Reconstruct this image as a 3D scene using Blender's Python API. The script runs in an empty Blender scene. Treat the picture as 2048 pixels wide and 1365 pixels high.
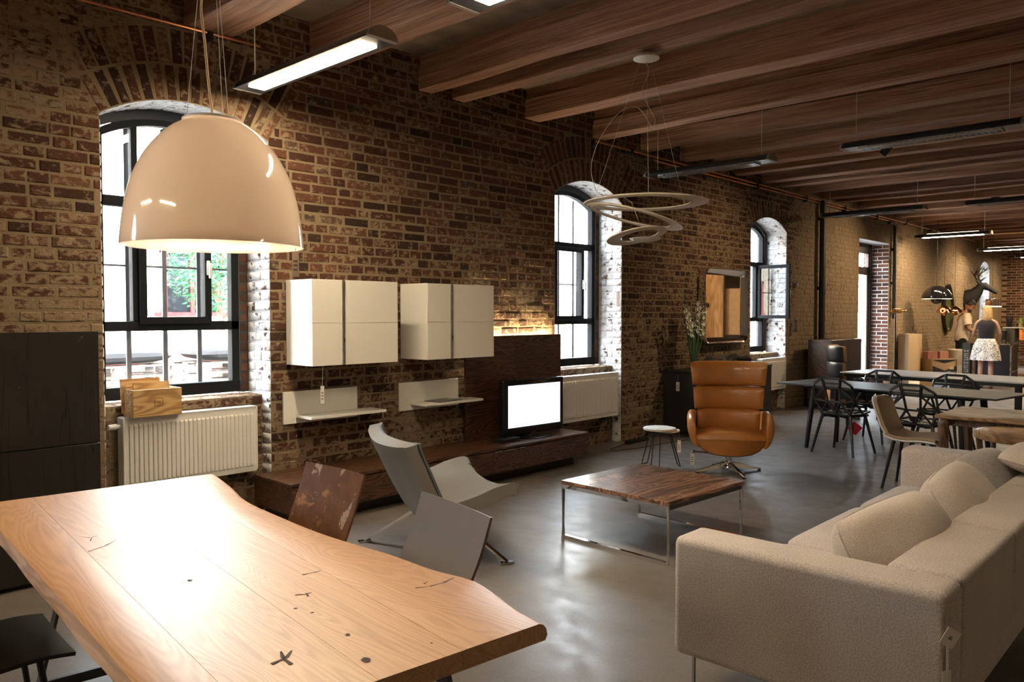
import bpy, bmesh, math, random
from mathutils import Vector, Matrix, Euler, noise as mnoise
random.seed(7)
PI = math.pi
SC = bpy.context.scene
COL = SC.collection
R = math.radians

# ------------------------------------------------------------------ camera
cam_d = bpy.data.cameras.new('camera'); cam = bpy.data.objects.new('camera', cam_d); COL.objects.link(cam)
FPX = 1574.0
YAW = math.atan2(1476, 1574); PIT = math.atan2(54.5, 1574)
cam.location = (0, 0, 1.55)
cam.rotation_euler = (PI/2 - PIT, 0, YAW - PI/2)
cam_d.sensor_fit = 'HORIZONTAL'; cam_d.sensor_width = 36.0; cam_d.lens = 36.0*FPX/2048.0
cam_d.clip_start = 0.05; cam_d.clip_end = 200
SC.camera = cam
# ------------------------------------------------------------------ world, sun, exposure
w = bpy.data.worlds.new('overcast_sky'); SC.world = w; w.use_nodes = True
bg = w.node_tree.nodes['Background']; bg.inputs[0].default_value = (0.80, 0.90, 1.0, 1); bg.inputs[1].default_value = 46.0
sun_d = bpy.data.lights.new('sun', 'SUN'); sun_d.energy = 85.0; sun_d.angle = R(2); sun_d.color = (1.0, 0.95, 0.86)
sun = bpy.data.objects.new('sun', sun_d); COL.objects.link(sun); sun.rotation_euler = (R(48), 0, R(-14))
vs = SC.view_settings
vs.view_transform = 'Standard'; vs.look = 'None'; vs.gamma = 1.0; vs.exposure = 0.10; vs.use_curve_mapping = False
SC.cycles.max_bounces = 8; SC.cycles.diffuse_bounces = 4; SC.cycles.glossy_bounces = 4
SC.cycles.transmission_bounces = 6; SC.cycles.transparent_max_bounces = 8
SC.cycles.sample_clamp_indirect = 6.0; SC.cycles.caustics_reflective = False; SC.cycles.caustics_refractive = False

# ------------------------------------------------------------------ node helper
def newmat(name):
    m = bpy.data.materials.new(name); m.use_nodes = True
    t = m.node_tree; t.nodes.clear()
    out = t.nodes.new('ShaderNodeOutputMaterial'); p = t.nodes.new('ShaderNodeBsdfPrincipled')
    t.links.new(p.outputs[0], out.inputs[0])
    return m, t, p
def nd(t, typ, ins=None, out=0, **props):
    n = t.nodes.new('ShaderNode' + typ)
    for k, v in props.items(): setattr(n, k, v)
    for k, v in (ins or {}).items():
        s = n.inputs[k]
        if isinstance(v, bpy.types.NodeSocket): t.links.new(v, s)
        else: s.default_value = v
    return n.outputs[out]
def setp(t, p, **kw):
    nm = dict(col='Base Color', rough='Roughness', metal='Metallic', spec='Specular IOR Level', coat='Coat Weight', coatr='Coat Roughness',
              trans='Transmission Weight', ior='IOR', ecol='Emission Color', es='Emission Strength', normal='Normal', sheen='Sheen Weight', alpha='Alpha', aniso='Anisotropic')
    for k, v in kw.items():
        s = p.inputs[nm[k]]
        if isinstance(v, bpy.types.NodeSocket): t.links.new(v, s)
        else: s.default_value = (v + (1,) if isinstance(v, tuple) and len(v) == 3 else v)
def c4(c): return c if len(c) == 4 else (c[0], c[1], c[2], 1)
def ramp(t, fac, stops, interp='LINEAR'):
    n = t.nodes.new('ShaderNodeValToRGB'); t.links.new(fac, n.inputs[0]); cr = n.color_ramp; cr.interpolation = interp
    while len(cr.elements) < len(stops): cr.elements.new(0.5)
    for e, (pos, c) in zip(cr.elements, stops): e.position = pos; e.color = c4(c) if isinstance(c, tuple) else (c, c, c, 1)
    return n.outputs[0]
def mixc(t, fac, a, b, mode='MIX'):
    n = t.nodes.new('ShaderNodeMix'); n.data_type = 'RGBA'; n.blend_type = mode
    for i, v in ((0, fac), (6, a), (7, b)):
        s = n.inputs[i]
        if isinstance(v, bpy.types.NodeSocket): t.links.new(v, s)
        else: s.default_value = c4(v) if isinstance(v, tuple) else v
    return n.outputs[2]
def math_(t, op, a, b=0.0, clamp=False): return nd(t, 'Math', {0: a, 1: b}, operation=op, use_clamp=clamp)
def noise(t, vec, scale, detail=4, rough=.55, dist=0.0, out=0): return nd(t, 'TexNoise', {'Vector': vec, 'Scale': scale, 'Detail': detail, 'Roughness': rough, 'Distortion': dist}, out=out)
def mapping(t, vec, scale=(1,1,1), loc=(0,0,0), rot=(0,0,0)): return nd(t, 'Mapping', {'Vector': vec, 'Scale': scale, 'Location': loc, 'Rotation': rot})
def bump(t, h, strength=.3, dist=.01): return nd(t, 'Bump', {'Height': h, 'Strength': strength, 'Distance': dist})
def pos(t): return nd(t, 'NewGeometry', out=0)
def objc(t): return nd(t, 'TexCoord', out=3)
def orand(t): return nd(t, 'ObjectInfo', out=5)

def plain(name, col, rough=.5, metal=0.0, var=.12, vscale=9, bscale=0, bstr=.2, coat=0.0, spec=.5, sheen=0, trans=0.0, ior=1.45):
    """principled material whose colour drifts gently with a noise and that may have a fine relief"""
    m, t, p = newmat(name); v = objc(t)
    n = noise(t, v, vscale, 5)
    lo = tuple(c*(1-var) for c in col); hi = tuple(min(1, c*(1+var)) for c in col)
    setp(t, p, col=ramp(t, n, [(.3, lo), (.7, hi)]), metal=metal, coat=coat, spec=spec, sheen=sheen, trans=trans, ior=ior)
    setp(t, p, rough=nd(t, 'MapRange', {0: n, 3: max(.0, rough-.05), 4: min(1, rough+.05)}))
    if bscale: setp(t, p, normal=bump(t, noise(t, v, bscale, 3), bstr, .004))
    return m
def glow(name, col, strength):
    m, t, p = newmat(name); setp(t, p, col=(0.9,.9,.9), ecol=col, es=strength); return m
def wood(name, c_dark, c_mid, c_light, axis=1, grain=1.0, rough=.4, coat=0.0, coatr=.2, var=.25, rings=6.0, bstr=.12, spec=.5, rw=.55):
    """timber: rings stretched along AXIS of the object's own coordinates, pores, tone drift by piece"""
    m, t, p = newmat(name); v = objc(t)
    off = nd(t, 'CombineXYZ', {0: math_(t, 'MULTIPLY', orand(t), 7.3), 1: math_(t, 'MULTIPLY', orand(t), 13.1), 2: math_(t, 'MULTIPLY', orand(t), 3.7)})
    v = nd(t, 'VectorMath', {0: v, 1: off}, operation='ADD')
    sc = [1.0, 1.0, 1.0]; sc[axis] = .13
    vv = mapping(t, v, tuple(s*grain for s in sc))
    big = noise(t, vv, 2.6, 3, .5, .6)
    ring = nd(t, 'TexWave', {'Vector': nd(t, 'CombineXYZ', {0: big, 1: big, 2: 0.0}), 'Scale': rings, 'Distortion': 1.2, 'Detail': 2.0, 'Detail Scale': 1.5}, out=1, wave_type='BANDS')
    sc2 = [60.0, 60.0, 60.0]; sc2[axis] = 1.6
    fib = noise(t, mapping(t, v, tuple(s*grain for s in sc2)), 1.0, 4, .6)
    a = math_(t, 'ADD', math_(t, 'MULTIPLY', ring, rw), math_(t, 'MULTIPLY', fib, 1-rw))
    col = ramp(t, a, [(.22, c_dark), (.5, c_mid), (.78, c_light)])
    tone = nd(t, 'MapRange', {0: orand(t), 3: 1-var, 4: 1+var*.6})
    hsv = nd(t, 'HueSaturation', {'Value': tone, 'Color': col})
    setp(t, p, col=hsv, rough=nd(t, 'MapRange', {0: a, 3: rough+.08, 4: max(.03, rough-.06)}), coat=coat, coatr=coatr, spec=spec)
    setp(t, p, normal=bump(t, fib, bstr, .003))
    return m
def fabric(name, col, var=.30, scale=190, sheen=.2, bstr=.35):
    m, t, p = newmat(name); v = objc(t)
    f = noise(t, v, scale, 2, .7); g = noise(t, v, 5, 3)
    a = math_(t, 'ADD', math_(t, 'MULTIPLY', f, .85), math_(t, 'MULTIPLY', g, .15))
    lo = tuple(c*(1-var) for c in col); hi = tuple(min(1, c*(1+var)) for c in col)
    setp(t, p, col=ramp(t, a, [(.35, lo), (.65, hi)]), rough=.92, sheen=sheen, spec=.2)
    setp(t, p, normal=bump(t, noise(t, v, scale*.7, 2, .6), bstr, .002))
    return m

# ------------------------------------------------------------------ object helpers
def tag(o, label=None, cat=None, group=None, kind=None):
    for k, v in (('label', label), ('category', cat), ('group', group), ('kind', kind)):
        if v: o[k] = v
    return o
def thing(name, label, cat, loc=(0,0,0), rz=0.0, group=None):
    o = bpy.data.objects.new(name, None); COL.objects.link(o); o.location = loc; o.rotation_euler = (0,0,rz); o.empty_display_size = .1
    return tag(o, label, cat, group)
def finish(name, me, mat, parent=None, smooth=35, kind=None):
    for mm in (mat if isinstance(mat, (list, tuple)) else [mat]): me.materials.append(mm)
    if smooth and len(me.polygons):
        me.polygons.foreach_set('use_smooth', [True]*len(me.polygons)); me.set_sharp_from_angle(angle=R(smooth))
    o = bpy.data.objects.new(name, me); COL.objects.link(o)
    if parent is not None: o.parent = parent
    if kind: o['kind'] = kind
    return o
def copy_tree(o, parent=None):
    c = o.copy(); COL.objects.link(c)
    if parent is not None: c.parent = parent
    for ch in list(o.children): copy_tree(ch, c)
    return c
def V(*a): return Vector(a[0] if len(a) == 1 else a)
class B:
    """collects shapes in one bmesh, then links them as ONE mesh object"""
    def __init__(s): s.bm = bmesh.new(); s.mi = 0
    def verts(s, pts): return [s.bm.verts.new(p) for p in pts]
    def face(s, vs):
        try: f = s.bm.faces.new(vs); f.material_index = s.mi; return f
        except ValueError: return None
    def box(s, x0, x1, y0, y1, z0, z1, bev=0.0, seg=2, M=None):
        P = [V(x, y, z) for x in (x0, x1) for y in (y0, y1) for z in (z0, z1)]
        if M: P = [M @ p for p in P]
        v = s.verts(P)
        fs = [s.face([v[i] for i in q]) for q in ((0,1,3,2), (4,6,7,5), (0,4,5,1), (2,3,7,6), (0,2,6,4), (1,5,7,3))]
        if bev > 0:
            es = list({e for f in fs for e in f.edges})
            r = bmesh.ops.bevel(s.bm, geom=es, offset=bev, segments=seg, profile=.5, affect='EDGES')
            for f in r['faces']: f.material_index = s.mi
        return s
    def prism(s, poly, vec, bev=0, seg=2):
        vec = V(vec); a = s.verts([V(p) for p in poly]); b = s.verts([V(p) + vec for p in poly]); n = len(poly)
        fs = [s.face(a[::-1]), s.face(b)] + [s.face([a[i], a[(i+1) % n], b[(i+1) % n], b[i]]) for i in range(n)]
        if bev: 
            es = list({e for f in fs if f for e in f.edges}); bmesh.ops.bevel(s.bm, geom=es, offset=bev, segments=seg, profile=.5, affect='EDGES')
        return s
    def loft(s, rings, closed=True, cap=True, endless=False):
        rows = [s.verts(r) for r in rings]; n = len(rows[0]); m = len(rows)
        for i in range(m if endless else m-1):
            a, b = rows[i], rows[(i+1) % m]
            for j in range(n if closed else n-1):
                k = (j+1) % n; s.face([a[j], a[k], b[k], b[j]])
        if cap and closed and not endless: s.face(rows[0][::-1]); s.face(rows[-1])
        return s
    def tube(s, pts, r, n=8, closed=False, cap=True, sq=None):
        """round bar (or SQ=(half width, half height) flat bar) along PTS; R a number or one per point"""
        P = [V(p) for p in pts]; m = len(P)
        rr = r if isinstance(r, (list, tuple)) else [r]*m
        up = None; rings = []
        for i in range(m):
            d = (P[(i+1) % m] - P[i-1]) if closed else (P[min(i+1, m-1)] - P[max(i-1, 0)])
            d.normalize()
            if up is None:
                up = V(0,0,1) if abs(d.z) < .95 else V(1,0,0)
            side = d.cross(up)
            if side.length < 1e-6: side = d.orthogonal()
            side.normalize(); up = side.cross(d).normalized()
            if sq: q = [(-sq[0],-sq[1]), (sq[0],-sq[1]), (sq[0],sq[1]), (-sq[0],sq[1])]; rings.append([P[i] + side*a + up*b for a, b in q])
            else: rings.append([P[i] + (side*math.cos(2*PI*j/n) + up*math.sin(2*PI*j/n))*rr[i] for j in range(n)])
        return s.loft(rings, True, cap, closed)
    def cyl(s, p0, p1, r0, r1=None, n=16, cap=True): return s.tube([p0, p1], [r0, r0 if r1 is None else r1], n, cap=cap)
    def lathe(s, prof, n=32, c=(0,0,0), cap=True, axis='z'):
        c = V(c); rings = []
        for (r, z) in prof:
            r = max(r, 1e-4)
            if axis == 'z': rings.append([c + V(r*math.cos(2*PI*j/n), r*math.sin(2*PI*j/n), z) for j in range(n)])
            elif axis == 'x': rings.append([c + V(z, r*math.cos(2*PI*j/n), r*math.sin(2*PI*j/n)) for j in range(n)])
            else: rings.append([c + V(r*math.cos(2*PI*j/n), z, -r*math.sin(2*PI*j/n)) for j in range(n)])
        return s.loft(rings, True, cap)
    def sheet(s, G, th):
        """thick shell over a grid of points G[i][j]"""
        G = [[V(p) for p in r] for r in G]; m, n = len(G), len(G[0])
        A, Bk = [], []
        for i in range(m):
            ra, rb = [], []
            for j in range(n):
                du = G[min(i+1, m-1)][j] - G[max(i-1, 0)][j]; dv = G[i][min(j+1, n-1)] - G[i][max(j-1, 0)]
                nn = du.cross(dv).normalized(); h = th(i/(m-1), j/(n-1)) if callable(th) else th
                ra.append(G[i][j] + nn*h*.5); rb.append(G[i][j] - nn*h*.5)
            A.append(s.verts(ra)); Bk.append(s.verts(rb))
        for i in range(m-1):
            for j in range(n-1):
                s.face([A[i][j], A[i+1][j], A[i+1][j+1], A[i][j+1]]); s.face([Bk[i][j], Bk[i][j+1], Bk[i+1][j+1], Bk[i+1][j]])
        for i in range(m-1):
            s.face([A[i][0], Bk[i][0], Bk[i+1][0], A[i+1][0]]); s.face([A[i][n-1], A[i+1][n-1], Bk[i+1][n-1], Bk[i][n-1]])
        for j in range(n-1):
            s.face([A[0][j], A[0][j+1], Bk[0][j+1], Bk[0][j]]); s.face([A[m-1][j], Bk[m-1][j], Bk[m-1][j+1], A[m-1][j+1]])
        return s
    def pillow(s, w, h, t, M, n=12, p=4.0, dent=None):
        top, bot = [], []
        for i in range(n+1):
            a, b = [], []
            for j in range(n+1):
                u = math.sin((2*i/n-1)*PI/2); v = math.sin((2*j/n-1)*PI/2)
                k = max(0, (1-abs(u)**p))**.5*max(0, (1-abs(v)**p))**.5
                pin = 1-.07*(u*u*v*v); d = dent(u, v) if dent else 1
                a.append(M @ V(u*w/2*(1-.05*(1-v*v)*0)*pin, v*h/2*pin, t/2*k*d)); b.append(M @ V(u*w/2*pin, v*h/2*pin, -t/2*k))
            top.append(a); bot.append(b)
        s.loft(top, False, False); s.loft([r[::-1] for r in bot], False, False)
        return s
    def done(s, name, mat, parent=None, smooth=35, kind=None, weld=0.0, M=None, mesh_only=False):
        if weld: bmesh.ops.remove_doubles(s.bm, verts=s.bm.verts, dist=weld)
        if M: bmesh.ops.transform(s.bm, matrix=M, verts=s.bm.verts)
        bmesh.ops.recalc_face_normals(s.bm, faces=s.bm.faces)
        me = bpy.data.meshes.new(name); s.bm.to_mesh(me); s.bm.free()
        if mesh_only: me.materials.append(mat); return me
        return finish(name, me, mat, parent, smooth, kind)
def arc(c, r, a0, a1, n, ax=(1,0,0), ay=(0,0,1)):
    c, ax, ay = V(c), V(ax), V(ay)
    return [c + ax*r*math.cos(a0+(a1-a0)*i/n) + ay*r*math.sin(a0+(a1-a0)*i/n) for i in range(n+1)]
def bez(p0, p1, p2, p3, n=12):
    p0, p1, p2, p3 = map(V, (p0, p1, p2, p3))
    return [p0*(1-t)**3 + p1*3*t*(1-t)**2 + p2*3*t*t*(1-t) + p3*t**3 for t in [i/n for i in range(n+1)]]
def spline(pts, n=8):
    """Catmull-Rom through the points"""
    P = [V(p) for p in pts]; out = []
    for i in range(len(P)-1):
        a, b, c, d = P[max(i-1,0)], P[i], P[i+1], P[min(i+2, len(P)-1)]
        for k in range(n):
            t = k/n; out.append(.5*((2*b) + (c-a)*t + (2*a-5*b+4*c-d)*t*t + (3*b-a-3*c+d)*t**3))
    return out + [P[-1]]
# ------------------------------------------------------------------ materials of the building
def brick_mat(name, paint, unpainted=False):
    """old brick: tone by piece, soot, and remains of limewash whose cover changes along the wall"""
    m, t, p = newmat(name); P = pos(t)
    at = nd(t, 'Attribute', {}, 2, attribute_name='tone')
    r = math_(t, 'FRACT', math_(t, 'ADD', at, orand(t)))
    base = ramp(t, r, [(0, (.030,.014,.010)), (.22, (.072,.025,.014)), (.5, (.105,.036,.019)), (.75, (.135,.052,.028)), (.9, (.17,.075,.042)), (1, (.065,.046,.034))])
    fine = noise(t, P, 42, 5, .65)
    base = mixc(t, math_(t, 'MULTIPLY', fine, .55), base, (.034,.020,.014))
    patch = noise(t, mapping(t, P, (1,1,1.5)), 16, 6, .62, .3)
    big = noise(t, P, .75, 3, .5)
    sx = nd(t, 'SeparateXYZ', {0: P})
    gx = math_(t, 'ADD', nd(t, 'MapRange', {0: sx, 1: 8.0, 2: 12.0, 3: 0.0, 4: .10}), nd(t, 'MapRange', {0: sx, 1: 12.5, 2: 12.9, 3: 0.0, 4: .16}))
    sxn = t.nodes.new('ShaderNodeSeparateXYZ'); t.links.new(P, sxn.inputs[0])
    gz = nd(t, 'MapRange', {0: sxn.outputs[2], 1: 2.0, 2: .9, 3: 0.0, 4: .11})
    lx = nd(t, 'MapRange', {0: sx, 1: 3.2, 2: 1.6, 3: 0.0, 4: .07})
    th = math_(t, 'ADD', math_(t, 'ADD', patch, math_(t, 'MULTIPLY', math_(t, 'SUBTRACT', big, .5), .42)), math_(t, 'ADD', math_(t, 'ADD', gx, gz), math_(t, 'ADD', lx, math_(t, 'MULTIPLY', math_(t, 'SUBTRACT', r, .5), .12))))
    lime = mixc(t, noise(t, P, 9, 4), (.19,.135,.080), (.36,.275,.175))
    if paint == 'white':
        th = noise(t, mapping(t, P, (1,1,1)), 13, 6, .6, .2)
        lime = mixc(t, noise(t, P, 25, 4), (.62,.62,.62), (.80,.80,.79))
        col = mixc(t, nd(t, 'MapRange', {0: th, 1: .36, 2: .46}), base, lime)
    elif paint == 'none': col = base
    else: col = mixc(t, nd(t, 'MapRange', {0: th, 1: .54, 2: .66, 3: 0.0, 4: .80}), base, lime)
    setp(t, p, col=col, rough=.88, spec=.25)
    setp(t, p, normal=bump(t, math_(t, 'ADD', fine, math_(t, 'MULTIPLY', patch, 1.2)), .55, .012))
    return m
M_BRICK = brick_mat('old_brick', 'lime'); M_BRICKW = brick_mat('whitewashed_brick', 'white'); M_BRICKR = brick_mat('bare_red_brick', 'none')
def mortar_mat(name, c1, c2):
    m, t, p = newmat(name); P = pos(t)
    setp(t, p, col=mixc(t, noise(t, P, 5, 5), c1, c2), rough=.95, spec=.2, normal=bump(t, noise(t, P, 60, 4), .6, .01)); return m
M_MORT = mortar_mat('lime_mortar', (.165,.12,.072), (.27,.20,.125)); M_MORTW = mortar_mat('white_mortar', (.55,.55,.55), (.72,.72,.72))
M_PLAST = mortar_mat('plain_plaster', (.30,.25,.19), (.42,.36,.28))
def floor_mat():
    m, t, p = newmat('polished_concrete'); P = pos(t)
    a = noise(t, P, .55, 5, .55, .3); b = noise(t, P, 5, 4, .55); s = noise(t, P, 70, 3)
    c = ramp(t, a, [(.33, (.108,.092,.080)), (.52, (.150,.127,.109)), (.7, (.188,.160,.137))])
    c = mixc(t, nd(t, 'MapRange', {0: b, 1: .35, 2: .75, 3: 0.0, 4: .35}), c, (.105,.093,.084))
    c = mixc(t, nd(t, 'MapRange', {0: s, 1: .45, 2: .75, 3: 0.0, 4: .30}), c, (.25,.22,.195))
    sp = noise(t, mapping(t, P, (1.6,1,1)), 3.5, 3, .6, .1)
    setp(t, p, col=c, rough=nd(t, 'MapRange', {0: sp, 1: .35, 2: .68, 3: .28, 4: .44}), spec=.42)
    setp(t, p, normal=bump(t, noise(t, P, 2.4, 3), .10, .02)); return m
M_FLOOR = floor_mat()
def beam_mat():
    m, t, p = newmat('old_beam_timber'); P = pos(t)
    v = mapping(t, P, (5.5, .28, 5.5)); g = noise(t, v, 2.2, 6, .65, .5); f = noise(t, mapping(t, P, (60, 1.6, 60)), 1, 4)
    k = noise(t, mapping(t, P, (3.0, .7, 3.0)), 1.1, 5, .6)
    c = ramp(t, math_(t, 'ADD', math_(t, 'MULTIPLY', g, .8), math_(t, 'MULTIPLY', f, .2)), [(.32, (.11,.052,.030)), (.48, (.29,.145,.086)), (.68, (.46,.265,.17))])
    c = mixc(t, nd(t, 'MapRange', {0: k, 1: .55, 2: .72, 3: 0.0, 4: .4}), c, (.34,.26,.20))
    c = nd(t, 'HueSaturation', {'Value': nd(t, 'MapRange', {0: orand(t), 3: .8, 4: 1.25}), 'Color': c})
    setp(t, p, col=c, rough=.8, spec=.3, normal=bump(t, math_(t, 'ADD', g, f), .7, .02)); return m
M_BEAM = beam_mat()
M_DECK = plain('ceiling_boards', (.22,.165,.115), .9, var=.35, vscale=3, bscale=40, bstr=.4)
M_NIB = plain('nib_shade_grey', (.030,.031,.034), .8)  # near-black colour stands in for the shade on nib and outer reveal
M_FRAME = plain('anthracite_window_frame', (.011,.012,.014), .7, var=.1, spec=.1)
M_IRON = plain('grey_iron', (.16,.165,.18), .5, metal=.6)
def glass_mat(name, tint=(1,1,1), rough=0.0):
    m, t, p = newmat(name); t.nodes.remove(p)
    out = [n for n in t.nodes if n.type == 'OUTPUT_MATERIAL'][0]
    tr = nd(t, 'BsdfTransparent', {0: c4(tint)}); gl = nd(t, 'BsdfGlossy', {0: (1,1,1,1), 'Roughness': rough})
    bf = nd(t, 'NewGeometry', out=6); fr = nd(t, 'Fresnel', {'IOR': nd(t, 'MapRange', {0: bf, 3: 1.45, 4: 1/1.45})}); mx = nd(t, 'MixShader', {0: fr, 1: tr, 2: gl}); t.links.new(mx, out.inputs[0]); return m
M_GLASS = glass_mat('window_glass', (.97,.98,.98))
M_COPPER = plain('copper_pipe', (.72,.30,.16), .3, metal=.95)
M_BLACKPIPE = plain('black_pipe_paint', (.025,.022,.02), .45)
M_WHITE = plain('white_enamel', (.78,.76,.72), .35, var=.02)
M_CHROME = plain('chrome', (.82,.82,.82), .06, metal=1.0, var=.03)
M_BLACK = plain('black_plastic', (.012,.012,.013), .4, var=.1)
M_BLACKM = plain('black_matt_metal', (.014,.014,.016), .5, var=.1, metal=.2)
M_TAG = plain('tag_card', (.74,.70,.64), .7, var=.03)
M_INK = plain('printing_ink', (.03,.03,.03), .7)
M_WIRE = plain('pale_wire', (.55,.52,.47), .5)
M_TUBE = glow('lit_fluorescent_diffuser', (1.0,.80,.53), 118.0)

# ------------------------------------------------------------------ brickwork
WY = 5.5; ZT = 3.86
OPEN = []                                    # (x0, x1, sill, spring, rise)
for c in (-2.02, 2.54, 7.165, 11.745): OPEN.append((c-.62, c+.62, .93, 2.86, .19))
OPEN[1] = (1.935, 3.145, .93, 2.86, .18)
OPEN.append((15.6, 17.30, 0.0, 3.0, 0.0)); OPEN.append((24.85, 25.95, .6, 2.80, .22))
COURSE = .0785
rb = random.Random(3)
def brick_verts(L, H, rnd, depth=.04):
    """one worn brick, front towards -y, centred on x and z: rounded, chipped edge and slightly domed face"""
    def ring(dx, dz, y, jit):
        q = []
        hx, hz = L/2-dx, H/2-dz
        for a, b in ((-1,-1), (-.35,-1), (.35,-1), (1,-1), (1,0), (1,1), (.35,1), (-.35,1), (-1,1), (-1,0)):
            k = .8 if abs(a) == 1 and abs(b) == 1 else 1
            q.append((a*hx - (a*dx*(1-k)), y + rnd.uniform(-jit, jit)*.3, b*hz + rnd.uniform(-jit, jit)))
        return q
    vs = ring(0, 0, depth, .0) + ring(.001, .001, .006, .0015) + ring(.008, .007, 0, .002)
    fs = []
    for r in (0, 1):
        for j in range(10): k = (j+1) % 10; fs.append((r*10+j, r*10+k, r*10+10+k, r*10+10+j))
    fs.append(tuple(range(20, 30)))
    return vs, fs
VAR = [brick_verts(1.0, .066, random.Random(50+i)) for i in range(10)]
def fit(L, H, i):
    vs, fs = VAR[i % 10]; out = []
    for x, y, z in vs: out.append((math.copysign(abs(x)-.5+L/2, x) if abs(x) > .3 else x*L*.9, y, z*H/.066))
    return out, fs
class Pile:
    """many bricks in one mesh, each with its own tone"""
    def __init__(s): s.v = []; s.f = []; s.t = []
    def add(s, o, u, n, L, H, i, tone, proud=0.0):
        """o centre of the front face, u along the brick, n outwards; up stays z unless given as a third axis"""
        vs, fs = fit(L, H, i); k = len(s.v); up = n[1] if isinstance(n, tuple) else V(0,0,1); n = n[0] if isinstance(n, tuple) else n
        o = o + n*proud
        for x, y, z in vs: s.v.append(o + u*x - n*y + up*z)
        for f in fs: s.f.append(tuple(a+k for a in f))
        s.t += [tone]*len(vs)
    def done(s, name, mat, parent, kind='stuff'):
        me = bpy.data.meshes.new(name); me.from_pydata([tuple(v) for v in s.v], [], s.f)
        a = me.attributes.new('tone', 'FLOAT', 'POINT'); a.data.foreach_set('value', s.t)
        return finish(name, me, mat, parent, 30, kind)
def arch_top(op, x, extra=0.0):
    x0, x1, s, sp, ri = op
    if ri <= 0: return sp + (extra if extra else 0)
    c = (x0+x1)/2; h = (x1-x0)/2; r = (h*h+ri*ri)/(2*ri); zc = sp+ri-r; rr = r+extra
    d = rr*rr-(x-c)**2
    return zc + math.sqrt(d) if d > 0 else sp
def arch_geo(op):
    x0, x1, s, sp, ri = op; c = (x0+x1)/2; h = (x1-x0)/2; r = (h*h+ri*ri)/(2*ri); return c, sp+ri-r, r, math.asin(h/r)
RING = .50
def cuts(z0, z1, arches=True):
    """x intervals taken out of a course between z0 and z1"""
    out = []
    for k, op in enumerate(OPEN):
        x0, x1, s, sp, ri = op; zm = (z0+z1)/2
        if s-.02 < zm < sp: out.append((x0, x1))
        elif zm < s and s < .95 and k != 4 and k != 5: out.append((x0, x1))
        elif zm >= sp:
            if ri > 0:
                c, zc, r, a = arch_geo(op); R1 = r + (RING if k in (0,1,2) else .26)
                # ring sector between -a and a
                for zz in (zm,):
                    d = R1*R1-(zz-zc)**2
                    if d > 0:
                        hx = min(math.sqrt(d), (zz-zc)*math.tan(a)); 
                        if zz < zc + R1: out.append((c-hx, c+hx))
            elif zm < sp + .30: out.append((x0-.12, x1+.12))
    return sorted(out)
wall = bpy.data.objects.new('wall_left', None); COL.objects.link(wall); wall['kind'] = 'structure'; wall['label'] = 'long old brick wall with arched windows'
ux, ny = V(1,0,0), V(0,-1,0)
front = []                                   # (x, z, L, variant, tone)
nrow = int(ZT/COURSE)+1
X0W, X1W = -3.0, 27.5
for r in range(nrow):
    z = (r+.5)*COURSE; x = X0W - rb.random()*.2; cu = cuts(z-COURSE/2, z+COURSE/2)
    heads = rb.random() < .3; k = rb.randint(0, 2)
    while x < X1W:
        k += 1
        L = .118 if (heads and k % 4) or (not heads and k % 3 == 0) or rb.random() < .08 else .243
        L += rb.uniform(-.006, .006); a, b = x, x+L; x = b + rb.uniform(.010, .016)
        segs = [(a, b)]
        for c0, c1 in cu:
            ns = []
            for s0, s1 in segs:
                if c1 <= s0 or c0 >= s1: ns.append((s0, s1)); continue
                if c0 - s0 > .03: ns.append((s0, c0 - .0))
                if s1 - c1 > .03: ns.append((c1 + .0, s1))
            segs = ns
        for s0, s1 in segs:
            if s1 > X1W: continue
            front.append(((s0+s1)/2, z, s1-s0, rb.randint(0, 9), rb.random(), rb.uniform(-.002, .006)))
fwd = V(math.cos(YAW)*math.cos(PIT), math.sin(YAW)*math.cos(PIT), -math.sin(PIT)); rgt = V(math.sin(YAW), -math.cos(YAW), 0); upv = rgt.cross(fwd)
def px(p):
    q = V(p)-V(0,0,1.55); d = q.dot(fwd); return 1024+FPX*q.dot(rgt)/d, 682.5-FPX*q.dot(upv)/d, d
def shown(b):
    a, c, d = px((b[0], WY, b[1]))
    if not (0 < a < 2048 and 0 < c < 1365): return 0
    if a < 200 and c > 660: return 0
    if 235 < a < 595 and 230 < c < 505: return 0
    if 570 < a < 990 and 560 < c < 730: return 0
    if b[1] < .37 and 2.9 < b[0] < 6.4: return 0
    return abs(px((b[0]+b[2]/2, WY, b[1]))[0]-px((b[0]-b[2]/2, WY, b[1]))[0])/d
rank = sorted(range(len(front)), key=lambda i: -shown(front[i]))
near = set(rank[:300])
pile = Pile(); shared = {}
for i, (x, z, L, va, to, pr) in enumerate(front):
    if i in near:
        key = (round(L/.02), va % 5)
        if key not in shared:
            vs_, fs_ = fit(key[0]*.02, .066, va); me = bpy.data.meshes.new('brick'); me.from_pydata(vs_, [], fs_); me.materials.append(M_BRICK)
            me.polygons.foreach_set('use_smooth', [True]*len(me.polygons)); me.set_sharp_from_angle(angle=R(30)); shared[key] = me
        o = bpy.data.objects.new('brick', shared[key]); COL.objects.link(o); o.parent = wall; o.location = (x, WY-pr, z)
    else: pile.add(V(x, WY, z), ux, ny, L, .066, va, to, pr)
for op in OPEN[3:4] + OPEN[5:6]:             # plain single ring over the far windows, part of the brickwork
    c, zc, r, a = arch_geo(op); n = int(2*a*r/.08)
    for i in range(n):
        t = -a+2*a*(i+.5)/n; d = V(math.sin(t), 0, math.cos(t)); pile.add(V(c, WY, zc)+d*(r+.13), d, (ny, V(-d.z,0,d.x)), .24, .066, i, rb.random(), .002)
for i in range(22): pile.add(V(15.55+i*.082, WY, 3.15), V(0,0,1), (ny, V(-1,0,0)), .25, .066, i, rb.random(), .002)
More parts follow.
